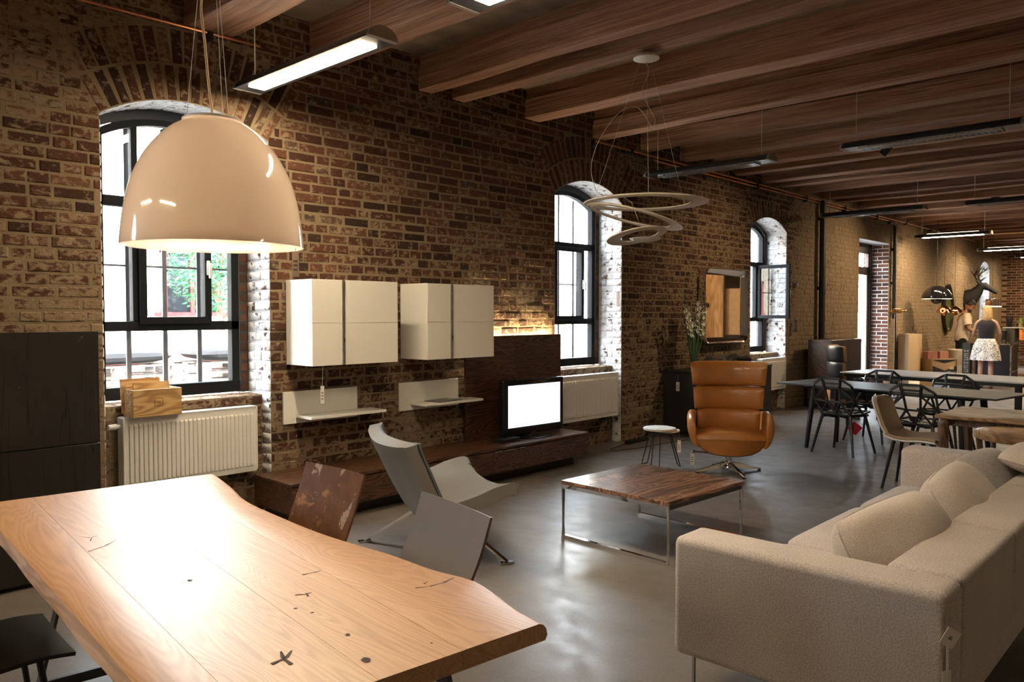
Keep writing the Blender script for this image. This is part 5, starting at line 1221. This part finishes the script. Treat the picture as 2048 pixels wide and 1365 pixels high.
for u in ((-.2,.2,-.3,-.28,0,.3), (-.2,.2,.28,.3,0,.3), (-.2,.2,-.28,.28,0,.02), (-.2,.2,-.28,.28,.28,.3), (.18,.2,-.28,.28,.02,.28)): b.box(*u)
b.done('case', M_WT2, bk, 0); B().box(-.1, .1, -.2, .2, .268, .278).done('light_bar', glow('amber_light', (1.0,.45,.12), 22.0), bk, 0)
# ---------------------------------------------------------------- hanging lamps at the end
fp = thing('dome_pendant', 'glossy black half-dome pendant with a black ball below, far down the hall', 'pendant lamp', (18.6, 4.93, 1.875)); mb_ = plain('glossy_black', (.008,.008,.009), .08, coat=1.0)
B().lathe([(.001,.275), (.09,.268)] + [(.305*math.cos(a), .275*math.sin(a)) for a in [R(70)-R(70)*i/10 for i in range(11)]] + [(.300,-.004)], 40).done('shade', mb_, fp, 40)
B().lathe([(.295,-.004), (.29,.004), (.10,.01), (.001,.01)], 40).done('lower_disc', glow('pendant_white_disc', (1,.85,.62), 6.0), fp); B().lathe([(.12*math.cos(a)+1e-4, .12*math.sin(a)-.0) for a in [PI/2-PI*i/14 for i in range(15)]], 24).done('ball', mb_, fp)
B().cyl((0,0,.27), (0,0,1.69), .005, n=6).done('cord', M_BLACK, fp)
M_CU = plain('polished_copper', (.80,.36,.20), .12, metal=1.0)
for i, (x, y, lb) in enumerate(((19.0, 4.88, 'shiny copper flower-shaped pendant, left of two overlapping'), (19.5, 4.80, 'shiny copper flower-shaped pendant, right of two overlapping'))):
    t = thing('copper_pendant', lb, 'pendant lamp', (x, y, 1.57), 0, 'small copper pendants'); B().lathe([(.001,.15), (.04,.148), (.10,.12), (.145,.06), (.16,.0), (.152,.0)], 32).done('shade', M_CU, t, 40); B().lathe([(.065*math.cos(a)+1e-4, .065*math.sin(a)) for a in [PI/2-PI*k/12 for k in range(13)]], 20).done('ball', M_CU, t); B().cyl((0,0,.148), (0,0,2.288), .003, n=6).done('cord', M_BLACK, t)
cp = thing('crystal_pendant', 'small chrome and copper pendant sparkling above the blond woman', 'pendant lamp', (20.5, 4.28, 1.72)); B().box(-.09, .09, .0, .12, 0, .16, .01, 1).done('copper_shade', M_CU, cp, 0)
for i in range(6): b = B(); b.box(-.10+.0*i, .10, -.16+.026*i, -.145+.026*i, .0, .17, .004, 1); b.done('chrome_leaf', M_CHROME, cp, 0)
B().box(-.1, .1, -.17, .13, -.012, -.002).done('light_plate', glow('warm_plate', (1,.85,.6), 5.0), cp, 0); B().cyl((0,0,.16), (0,0,2.138), .003, n=6).done('cord', M_BLACK, cp)
# oval wall mirror, its green reflection painted as the glass colour
om = thing('leaf_mirror', 'tall pointed dark-framed mirror reflecting green on the far wall', 'mirror', (21.55, 5.47, 1.10)); pts = []
for i in range(28): a = 2*PI*i/28; z = .59+.59*math.sin(a); pts.append((.40*math.cos(a)*(1-.45*max(0, math.sin(a))**2), z))
b = B(); b.loft([[(x, 0, z) for x, z in pts], [(x, -.06, z) for x, z in pts], [(x*.84, -.05, .59+(z-.59)*.92) for x, z in pts], [(x*.82, -.01, .59+(z-.59)*.91) for x, z in pts]], True, False); b.done('frame', plain('dark_wood_frame', (.03,.022,.016), .25), om, 30)
B().prism([(x*.83, -.02, .59+(z-.59)*.915) for x, z in pts], (0,.008,0)).done('mirror_glass', plain('painted_green_reflection', (.10,.16,.04), .1, metal=.6), om, 0)
# deer head trophy
dh = thing('deer_trophy', 'matt black stag head trophy with antlers on the far wall', 'trophy', (23.3, 5.49, 1.98)); M_DEER = plain('matt_black_resin', (.008,.007,.007), .75)
def ellr(c, d, w_, h2, n=14):
    c, d = V(c), V(d).normalized(); sd_ = d.cross(V(0,0,1)).normalized(); u_ = sd_.cross(d); return [c+sd_*w_*math.cos(2*PI*j/n)+u_*h2*math.sin(2*PI*j/n) for j in range(n)]
b = B(); b.loft([ellr((0,0,-.10),(0,-1,.25),.16,.27), ellr((0,-.10,-.04),(0,-1,.4),.15,.25), ellr((0,-.22,.07),(0,-1,.7),.115,.175), ellr((0,-.31,.19),(0,-1,1),.085,.125), ellr((0,-.37,.28),(0,-1,.5),.085,.11), ellr((0,-.45,.29),(0,-1,-.3),.08,.095), ellr((0,-.56,.22),(0,-1,-.6),.055,.065), ellr((0,-.68,.135),(0,-1,-.6),.042,.05), ellr((0,-.73,.10),(0,-1,-.6),.028,.032)]); b.done('head', M_DEER, dh, 60)
for s in (-1, 1):
    b = B(); b.loft([ellr((s*.07,-.35,.36),(s,.2,.5),.02,.03,8), ellr((s*.13,-.32,.40),(s,.2,.4),.028,.05,8), ellr((s*.20,-.29,.43),(s,.2,.3),.006,.01,8)]); b.done('ear', M_DEER, dh, 60)
    b = B(); beam_ = spline([(s*.04,-.36,.37), (s*.12,-.28,.48), (s*.22,-.26,.58), (s*.28,-.36,.68), (s*.26,-.50,.76)], 5); b.tube(beam_, [.024-.016*k/(len(beam_)-1) for k in range(len(beam_))], 8)
    for k, d in ((2, (.02*s,-.16,.12)), (8, (.05*s,-.14,.16)), (12, (.07*s,-.08,.17)), (15, (-.03*s,-.12,.12)), (9, (.08*s,.10,.15))): b.tube([beam_[k], beam_[k]+V(d)*.6+V(0,.0,.01), beam_[k]+V(d)], [.015,.010,.003], 7)
    b.done('antler', M_DEER, dh, 60)
# ---------------------------------------------------------------- people
def skin_body(name, nodes, edges, root, mat, parent, sub=2):
    me = bpy.data.meshes.new(name); keys = list(nodes); ix = {k: i for i, k in enumerate(keys)}
    me.from_pydata([nodes[k][0] for k in keys], [(ix[a], ix[b_]) for a, b_ in edges], []); o = bpy.data.objects.new(name, me); COL.objects.link(o)
    o.modifiers.new('skin', 'SKIN'); sv = me.skin_vertices[0].data
    for k in keys:
        r_ = nodes[k][1]; sv[ix[k]].radius = r_ if isinstance(r_, tuple) else (r_, r_); sv[ix[k]].use_root = (k == root)
    m2 = o.modifiers.new('sub', 'SUBSURF'); m2.levels = sub; m2.render_levels = sub
    dg = bpy.context.evaluated_depsgraph_get(); ne = bpy.data.meshes.new_from_object(o.evaluated_get(dg)); bpy.data.objects.remove(o)
    return ne
def head_mesh(b, c, face, tilt, w_=.075):
    """head with brow, nose, lips and chin turned towards FACE (angle about z), nodding by TILT"""
    Mx = Matrix.Translation(c) @ Matrix.Rotation(face, 4, 'Z') @ Matrix.Rotation(tilt, 4, 'Y'); rings = []
    for z, fx, bx_, hw2 in ((-.115,.055,-.01,.028), (-.105,.078,-.035,.042), (-.085,.086,-.06,.052), (-.06,.086,-.078,.062), (-.03,.088,-.088,.068), (.0,.088,-.094,.072), (.03,.092,-.097,.075), (.06,.088,-.094,.072), (.09,.066,-.074,.058), (.108,.035,-.045,.035), (.116,.008,-.012,.01)):
        ring = []
        for j in range(20):
            a = 2*PI*j/20; c_, s_ = math.cos(a), math.sin(a); x = (fx if c_ > 0 else -bx_)*c_; y = hw2*s_
            if c_ > .9:
                if -.05 < z < .015: x += .016*(1-abs(z+.025)/.045) if abs(s_) < .1 else 0
                if abs(z+.06) < .01: x += .004
            if .25 < abs(s_) < .75 and c_ > 0 and abs(z) < .012: x -= .008
            ring.append(Mx @ V(x, y, z))
        rings.append(ring)
    b.loft(rings)
    for s in (-1, 1):                                                  # ears
        b.loft([[Mx @ V(-.008+.016*math.cos(q), s*(.068+.012*k), -.01+.030*math.sin(q)*(1 if k else .8)) for q in [2*PI*j/8 for j in range(8)]] for k in (0, 1)])
    return Mx
def hand(nodes, edges, pre, wr, d, thumb):
    """palm and five fingers, half curled"""
    d = V(d).normalized(); side = d.cross(V(0,0,1)); side = side.normalized() if side.length > .1 else V(0,1,0); dn_ = V(0,0,-1)
    nodes[pre+'palm'] = (wr+d*.055, (.022,.013)); edges.append((pre+'wrist', pre+'palm'))
    for i, (o_, L) in enumerate(((-.026,.062), (-.009,.074), (.009,.070), (.026,.055))):
        k0 = wr+d*.085+side*o_; nodes[pre+'f%da' % i] = (k0, .0085); nodes[pre+'f%db' % i] = (k0+d*L*.55+dn_*.008, .008); nodes[pre+'f%dc' % i] = (k0+d*L*.85+dn_*.032, .0065)
        edges += [(pre+'palm', pre+'f%da' % i), (pre+'f%da' % i, pre+'f%db' % i), (pre+'f%db' % i, pre+'f%dc' % i)]
    k0 = wr+d*.035+side*.03*thumb; nodes[pre+'ta'] = (k0, .010); nodes[pre+'tb'] = (k0+d*.035+side*.02*thumb+dn_*.012, .008); edges += [(pre+'wrist', pre+'ta'), (pre+'ta', pre+'tb')]
M_SKINM = plain('skin_tan', (.36,.17,.095), .5, var=.05); M_SKINF = plain('skin_light', (.46,.27,.20), .5, var=.05)
def ell(c, rx, ry, n=24, yaw=0.0, wob=None):
    return [V(c)+V(math.cos(yaw)*rx*math.cos(2*PI*j/n)-math.sin(yaw)*ry*math.sin(2*PI*j/n), math.sin(yaw)*rx*math.cos(2*PI*j/n)+math.cos(yaw)*ry*math.sin(2*PI*j/n), 0)*(1 if not wob else wob(j/n)) for j in range(n)]
def person(label, loc, rz, hgt, nodes, edges, mat, face, tilt, headc):
    t = thing('person', label, 'person', loc, R(rz)); t.scale = (hgt/1.75,)*3
    for pre, dd, th in (('L', nodes.pop('Ldir')), ('R', nodes.pop('Rdir'))) if False else (): pass
    return t
# joints are given for a figure facing local +x, 1.75 m tall
def build_person(label, loc, rz, hgt, arms, lean, face, tilt, mat, female=False, stance=.10):
    t = thing('person', label, 'person', loc, R(rz)); s_ = hgt/1.75; t.scale = (s_, s_, s_)
    lx = lambda z: lean*max(0, z-.95)                                   # forward shift of the trunk
    P = lambda x, y, z: V(x+lx(z), y, z)
    sw_ = .165 if female else .19
    n = {'pelvis': (P(0,0,.95), (.115,.135) if female else (.11,.13)), 'waist': (P(0,0,1.10), (.085,.115) if female else (.10,.13)), 'chest': (P(-.005,0,1.30), (.10,.14) if female else (.115,.16)), 'upper': (P(-.01,0,1.41), (.07,.12)), 'neck': (P(-.005,0,1.49), .052), 'skull': (P(.02,0,1.56), .05)}
    e = [('pelvis','waist'), ('waist','chest'), ('chest','upper'), ('upper','neck'), ('neck','skull')]
    for pre, sd2 in (('L', 1), ('R', -1)):
        n[pre+'hip'] = (V(0, sd2*.085, .90), .085); n[pre+'thigh'] = (V(.01, sd2*(.085+stance*.25), .70), .075); n[pre+'knee'] = (V(.015, sd2*(.08+stance*.4), .49), .052); n[pre+'calf'] = (V(-.015, sd2*(.08+stance*.45), .35), .054); n[pre+'ankle'] = (V(-.02, sd2*(.08+stance*.5), .085), .034); n[pre+'heel'] = (V(-.05, sd2*(.08+stance*.5), .035), .030); n[pre+'ball'] = (V(.09, sd2*(.085+stance*.55), .028), (.038,.024)); n[pre+'toe'] = (V(.155, sd2*(.088+stance*.57), .022), (.030,.018))
        e += [('pelvis', pre+'hip'), (pre+'hip', pre+'thigh'), (pre+'thigh', pre+'knee'), (pre+'knee', pre+'calf'), (pre+'calf', pre+'ankle'), (pre+'ankle', pre+'heel'), (pre+'ankle', pre+'ball'), (pre+'ball', pre+'toe')]
        el, wr = V(arms[pre][0]), V(arms[pre][1]); sp2 = P(-.01, sd2*sw_, 1.415)
        k = .85 if female else 1.0
        n[pre+'sho'] = (sp2, .055*k); n[pre+'uarm'] = (sp2.lerp(el, .5), .047*k); n[pre+'elb'] = (el, .038*k); n[pre+'fore'] = (el.lerp(wr, .35), .040*k); n[pre+'wrist'] = (wr, .026*k)
        e += [('upper', pre+'sho'), (pre+'sho', pre+'uarm'), (pre+'uarm', pre+'elb'), (pre+'elb', pre+'fore'), (pre+'fore', pre+'wrist')]
        hand(n, e, pre, wr, wr-el, -sd2)
    ne = skin_body('body', n, e, 'pelvis', mat, t); b = B(); b.bm.from_mesh(ne); hc = P(.045, 0, 1.635); Mx = head_mesh(b, hc, face, tilt)
    b.done('body', mat, t, 70)
    for s2 in (-1, 1):
        b = B(); b.lathe([(.009*math.cos(a)+1e-5, .009*math.sin(a)) for a in [PI/2-PI*k/6 for k in range(7)]], 8, c=Mx @ V(.078, s2*.03, .0)); b.done('eye', plain('dark_eye', (.03,.02,.015), .2), t)
    b = B(); b.box(-.004,.004,-.02,.02,-.004,.004, M=Mx @ Matrix.Translation((.088,0,-.062))); b.done('mouth', plain('lip', (.30,.10,.08), .5), t, 0)
    return t, Mx, P, n
M_HAIRD = plain('dark_hair', (.014,.009,.007), .5, var=.3, bscale=120, bstr=.6); M_BLOND = plain('blond_hair', (.42,.29,.13), .45, var=.3, vscale=25, bscale=140, bstr=.6)
def hair_cap(t, Mx, mat, low=-.01, vol=.014, front=.045):
    b = B(); rings = []
    for z, fx, bx_, hw2 in ((low,.0,-.10,.079), (.02,.05,-.112,.087), (.05,.098,-.112,.088), (.08,.092,-.098,.078), (.11,.06,-.068,.058), (.13,.02,-.025,.022)):
        rings.append([Mx @ V((fx if math.cos(q) > 0 else -bx_)*math.cos(q), (hw2)*math.sin(q), z + (.0 if math.cos(q) < .3 else max(0, front-z)*.9*(1 if z < front else 0))) for q in [2*PI*j/24 for j in range(24)]])
    b.loft(rings); b.done('hair', mat, t, 60)
# the man: looks down at his hands, turned towards the woman
t, Mx, P, n = build_person('bearded dark-haired man in cream t-shirt and black trousers working behind the counter', (20.35, 4.86, 0), -68, 1.86,
    {'L': ((.12, .235, 1.12), (.36, .12, 1.08)), 'R': ((.10, -.25, 1.12), (.36, -.13, 1.06))}, .16, 0, R(32), M_SKINM)
hair_cap(t, Mx, M_HAIRD, -.02, .02, .05)
b = B(); b.loft([[Mx @ V(.03+(.064 if math.cos(q) > 0 else .03)*math.cos(q), .062*math.sin(q), z) for q in [2*PI*j/20 for j in range(20)]] for z in (-.122, -.10, -.075)]); b.done('beard', M_HAIRD, t, 60)
M_TEE = fabric('cream_cotton', (.62,.52,.40), scale=200)
b = B(); b.loft([ell(P(0,0,z), rx, ry) for z, rx, ry in ((.88,.135,.185), (.95,.14,.185), (1.05,.138,.178), (1.15,.135,.175), (1.28,.14,.19), (1.38,.125,.205), (1.44,.09,.17), (1.475,.065,.09))], True, False); ts = b.done('t_shirt', M_TEE, t, 60)
for sd2, pre in ((1,'L'), (-1,'R')):
    a_, e2 = n[pre+'sho'][0], n[pre+'elb'][0]; d = (e2-a_).normalized(); b = B(); b.tube([a_-d*.05, a_+d*.02, a_+d*.10, a_+d*.20], [.05,.075,.078,.082], 14); b.done('sleeve', M_TEE, ts, 60)
M_TROU = fabric('black_denim', (.012,.012,.014), scale=200)
b = B(); b.loft([ell((0,0,z), rx, ry) for z, rx, ry in ((.84,.125,.175), (.93,.130,.178), (1.0,.125,.17))], True, False); tr_ = b.done('trousers', M_TROU, t, 60)
for sd2, pre in ((1,'L'), (-1,'R')): b = B(); b.tube([V(0,sd2*.085,.93), n[pre+'thigh'][0], n[pre+'knee'][0], n[pre+'calf'][0], n[pre+'ankle'][0]+V(0,0,-.02)], [.10,.098,.075,.072,.06], 16); b.done('trouser_leg', M_TROU, tr_, 60)
for sd2, pre in ((1,'L'), (-1,'R')): b = B(); q = n[pre+'ankle'][0]; b.loft([ell((q.x+.05,q.y,0.0), .135,.05), ell((q.x+.05,q.y,.04), .135,.05), ell((q.x+.02,q.y,.075), .09,.045), ell((q.x-.01,q.y,.10), .045,.042)]); b.done('shoe', M_BLACK, t, 50)
# the woman: seen from behind
t, Mx, P, n = build_person('blond woman seen from behind in black sleeveless top and white patterned skirt', (18.62, 3.985, 0), 8, 1.71,
    {'L': ((.05, .245, 1.15), (.26, .15, 1.07)), 'R': ((.02, -.255, 1.17), (.20, -.22, .98))}, .05, R(10), R(14), M_SKINF, True, .03)
hair_cap(t, Mx, M_BLOND, -.03, .02, .05)
b = B(); b.loft([[Mx @ V(-.035+rx*math.cos(q)*(1 if math.cos(q) < 0 else .45), ry*math.sin(q)*(1+.05*math.sin(7*q)), z) for q in [2*PI*j/28 for j in range(28)]] for z, rx, ry in ((.06,.088,.088), (.0,.092,.094), (-.06,.09,.098), (-.12,.085,.10), (-.18,.075,.098), (-.23,.06,.085), (-.26,.04,.05))]); b.done('hair_length', M_BLOND, t, 60)
b = B(); b.loft([ell(P(0,0,z), rx, ry) for z, rx, ry in ((1.02,.120,.165), (1.10,.118,.155), (1.2,.125,.160), (1.32,.138,.172), (1.40,.118,.175), (1.45,.088,.135), (1.475,.066,.08))], True, False); b.done('top', fabric('black_jersey', (.018,.016,.02), scale=200), t, 60)
def skirt_mat():
    m, t_, p = newmat('patterned_skirt_cloth'); v = objc(t_); vo = nd(t_, 'TexVoronoi', {'Vector': nd(t_, 'VectorMath', {0: v, 1: nd(t_, 'VectorMath', {0: nd(t_, 'TexNoise', {'Vector': v, 'Scale': 14.0}, out=1), 1: (.10,.10,.10)}, operation='MULTIPLY')}, operation='ADD'), 'Scale': 22.0}, feature='DISTANCE_TO_EDGE')
    f = nd(t_, 'MapRange', {0: vo, 1: .03, 2: .10}); g_ = noise(t_, v, 9, 3); f2 = math_(t_, 'MAXIMUM', f, nd(t_, 'MapRange', {0: g_, 1: .5, 2: .6}))
    setp(t_, p, col=mixc(t_, f2, (.05,.05,.07), (.78,.77,.76)), rough=.8); return m
fold = lambda u: 1+.055*math.sin(2*PI*u*9)
b = B(); b.loft([ell((0,0,1.06), .118,.160, 72)] + [ell((0,0,z), rx, ry, 72, 0, (lambda u, k=k: 1+k*math.sin(2*PI*u*9))) for z, rx, ry, k in ((1.0,.14,.19,.02), (.92,.17,.225,.035), (.80,.19,.25,.05), (.68,.205,.27,.06), (.60,.215,.28,.065))], True, False); b.done('skirt', skirt_mat(), t, 60)
for sd2, pre in ((1,'L'), (-1,'R')): b = B(); q = n[pre+'ankle'][0]; b.loft([ell((q.x+.055,q.y,0.0), .125,.042), ell((q.x+.055,q.y,.03), .125,.042), ell((q.x+.05,q.y,.045), .11,.038)]); b.done('shoe', plain('dark_ballerina', (.05,.02,.02), .4), t, 50)
# ------------------------------------------------------------------ ceiling lamps
M_LHOUS = plain('anthracite_lamp_housing', (.05,.053,.062), .35, metal=.5); M_UP = glow('added_uplight_glow', (1.0,.80,.54), 8.0); M_LCAP = plain('lamp_end_cap', (.32,.28,.22), .5); M_LOUV = plain('louvre_aluminium', (.62,.64,.68), .25, metal=.9)
LZ = 3.15
def fluoro(label, X, y0, y1, lit, group='louvred strip lamps hung along the ceiling'):
    t = thing('strip_lamp', label, 'ceiling lamp', (X, (y0+y1)/2, LZ), 0, group); h = (y1-y0)/2
    b = B(); W = .105; pr = [(W*math.cos(a), .075*math.sin(a)) for a in [PI*i/10 for i in range(11)]]
    prof = [(-x, z) for x, z in pr]; ring = lambda y: [(x, y, z) for x, z in prof]
    b.loft([ring(-h), ring(h)]); b.done('housing', M_LHOUS, t, 40)
    for s in (-1, 1):
        c = B(); c.loft([[(x*1.03, s*h, z*1.05-.004) for x, z in prof], [(x*1.0, s*(h+.03), z) for x, z in prof]]); c.done('end_cap', M_LCAP, t, 40)
    if lit:
        u = B(); u.box(-.03, .03, -h+.2, h-.2, .06, .0755); u.done('added_uplight_slot', M_UP, t, 0)  # glowing slot added on the housing to brighten the beams above
        d = B(); d.box(-.06, .06, -h+.12, h-.12, -.006, -.001); d.done('diffuser', M_TUBE, t)
    else:
        d = B(); n = int((2*h-.3)/.05)
        for s in (-.06, 0, .06): d.box(s-.004, s+.004, -h+.14, h-.14, -.02, 0)
        for i in range(n): y = -h+.15+i*.05; d.box(-.085, .085, y-.003, y+.003, -.02, -.001)
        d.done('louvre', M_LOUV, t, 0)
    wz = (ZT if True else 3.56)-LZ
    for y in (-h+.1, h-.1): wv = B(); wv.cyl((0, y, .07), (0, y, wz), .004, n=6); wv.done('suspension_wire', M_WIRE, t)
    return t
fluoro('lit strip lamp hanging above the white wall cabinets, over the dome pendant', 2.87, 3.74, 5.29, True)
fluoro('lit strip lamp nearest the top edge, in line with the one over the wall cabinets', 2.87, 1.48, 3.03, True)
fluoro('unlit strip lamp hanging behind the white spiral lamp', 7.9, 3.70, 5.18, False)
fluoro('unlit strip lamp in line with the one behind the spiral lamp', 7.9, 1.45, 2.93, False)
fluoro('unlit strip lamp hanging before the thick black downpipe', 13.15, 3.68, 5.22, False)
fluoro('unlit strip lamp far off in the dark, in line with the one before the downpipe', 13.15, 1.6, 3.1, False)
fluoro('lit strip lamp hanging just past the glazed door', 18.1, 3.84, 5.2, True)
fluoro('lit strip lamp above the people at the counter', 22.9, 3.6, 5.1, True)
fluoro('lit strip lamp near the end wall', 26.2, 3.4, 4.9, True)
fluoro('lit strip lamp above and behind the viewer', -2.0, 1.5, 3.0, True)
# spotlights under the beams, most put in only to brighten walls and things
def spot(x, y, z, tx, ty, tz, power, ang, label, col=(1.0,.72,.42)):
    t = thing('spotlight', label, 'spotlight', (x, y, z)); d = (V(tx,ty,tz)-V(x,y,z)).normalized()
    b = B(); b.cyl((0,0,0), tuple(-d*.16), .05, .045, 16); b.cyl((0,0,0), (0,0,3.565-z+.002), .01, n=8); b.done('lamp_body', M_BLACK, t)
    l = bpy.data.lights.new('spot', 'SPOT'); l.energy = power; l.spot_size = R(ang); l.spot_blend = 1.0; l.color = col; l.shadow_soft_size = .04
    o = bpy.data.objects.new('spot_light', l); COL.objects.link(o); o.location = d*.02; o.rotation_euler = d.to_track_quat('-Z', 'Y').to_euler(); o.parent = t

for X, nm in ((5.6, 'nearer'), (18.1, 'farther')): fluoro('unseen fill strip lamp added on the right-hand side of the hall, the %s of two' % nm, X, -5.0, -3.5, True)  # unseen lamps added as fill for the sofa back and right-hand floor

fluoro('lit strip lamp behind the viewer nearest the brick wall', -2.0, 3.6, 5.1, True)
spot(15.6, 3.3, 3.48, 14.3, 5.5, 1.1, 300, 105, 'small added spotlight under the beams brightening the wall by the downpipe')  # added lamp, lifts the wall between third window and door
spot(18.5, 3.2, 3.48, 18.7, 5.5, 1.1, 330, 105, 'small spotlight under the beams aimed at the brick wall past the door')
spot(22.0, 3.2, 3.48, 22.4, 5.5, 1.1, 360, 105, 'small spotlight under the beams aimed at the stag trophy wall')
spot(18.5, 1.6, 3.48, 19.3, 4.2, .8, 230, 80, 'small added spotlight under the beams brightening the counter')  # added lamp for more light on the counter
spot(25.5, 2.6, 3.5, 27.4, 3.6, 1.4, 260, 110, 'small added spotlight under the beams brightening the end wall', (1.0,.55,.25))  # added lamp, warms the end wall
# timber post and panel that the wall mirror looks at
M_POST = wood('old_pine_post', (.40,.20,.07), (.58,.32,.13), (.68,.42,.20), 2, .8, rough=.7, var=.05)
tp_ = thing('timber_post', 'old timber post reflected in the wall mirror', 'post', (17.0, 1.42, 0)); B().box(-.2, .2, -.28, .28, 0, 3.555, .015, 2).done('shaft', M_POST, tp_, 30); B().box(-.24, .24, -.32, .32, 0, .12, .01).done('foot', M_POST, tp_, 30)
k_ = B(); k_.lathe([(.001,-.06), (.05,-.05), (.07,0)], 20, c=(-.2,.06,1.75), axis='x'); k_.done('bracket', M_BLACK, tp_)
pn_ = thing('display_panel', 'beige display panel beside the timber post reflected in the wall mirror', 'panel', (17.3, 2.05, 0)); B().box(-.02, .02, -.33, .33, 1.05, 2.15, .004, 1).done('board', plain('beige_board', (.62,.45,.27), .8), pn_, 0); B().box(.021, .06, -.05, .05, 0, 2.15).done('upright', M_STEEL, pn_, 0); B().box(-.05, .2, -.2, .2, 0, .02).done('foot', M_STEEL, pn_, 0)
spot(13.6, 1.0, 3.45, 17.0, 1.6, 1.6, 300, 50, 'small added spotlight under the beams lighting the timber post')  # unseen lamp added so the post shows bright in the mirror
spot(10.07, 3.3, 3.48, 9.9, 5.5, 1.1, 140, 105, 'small added spotlight under the beams brightening the wall by the mirror')  # added lamp, raises the dim wall around the mirror
# --- temporary lights for shell test
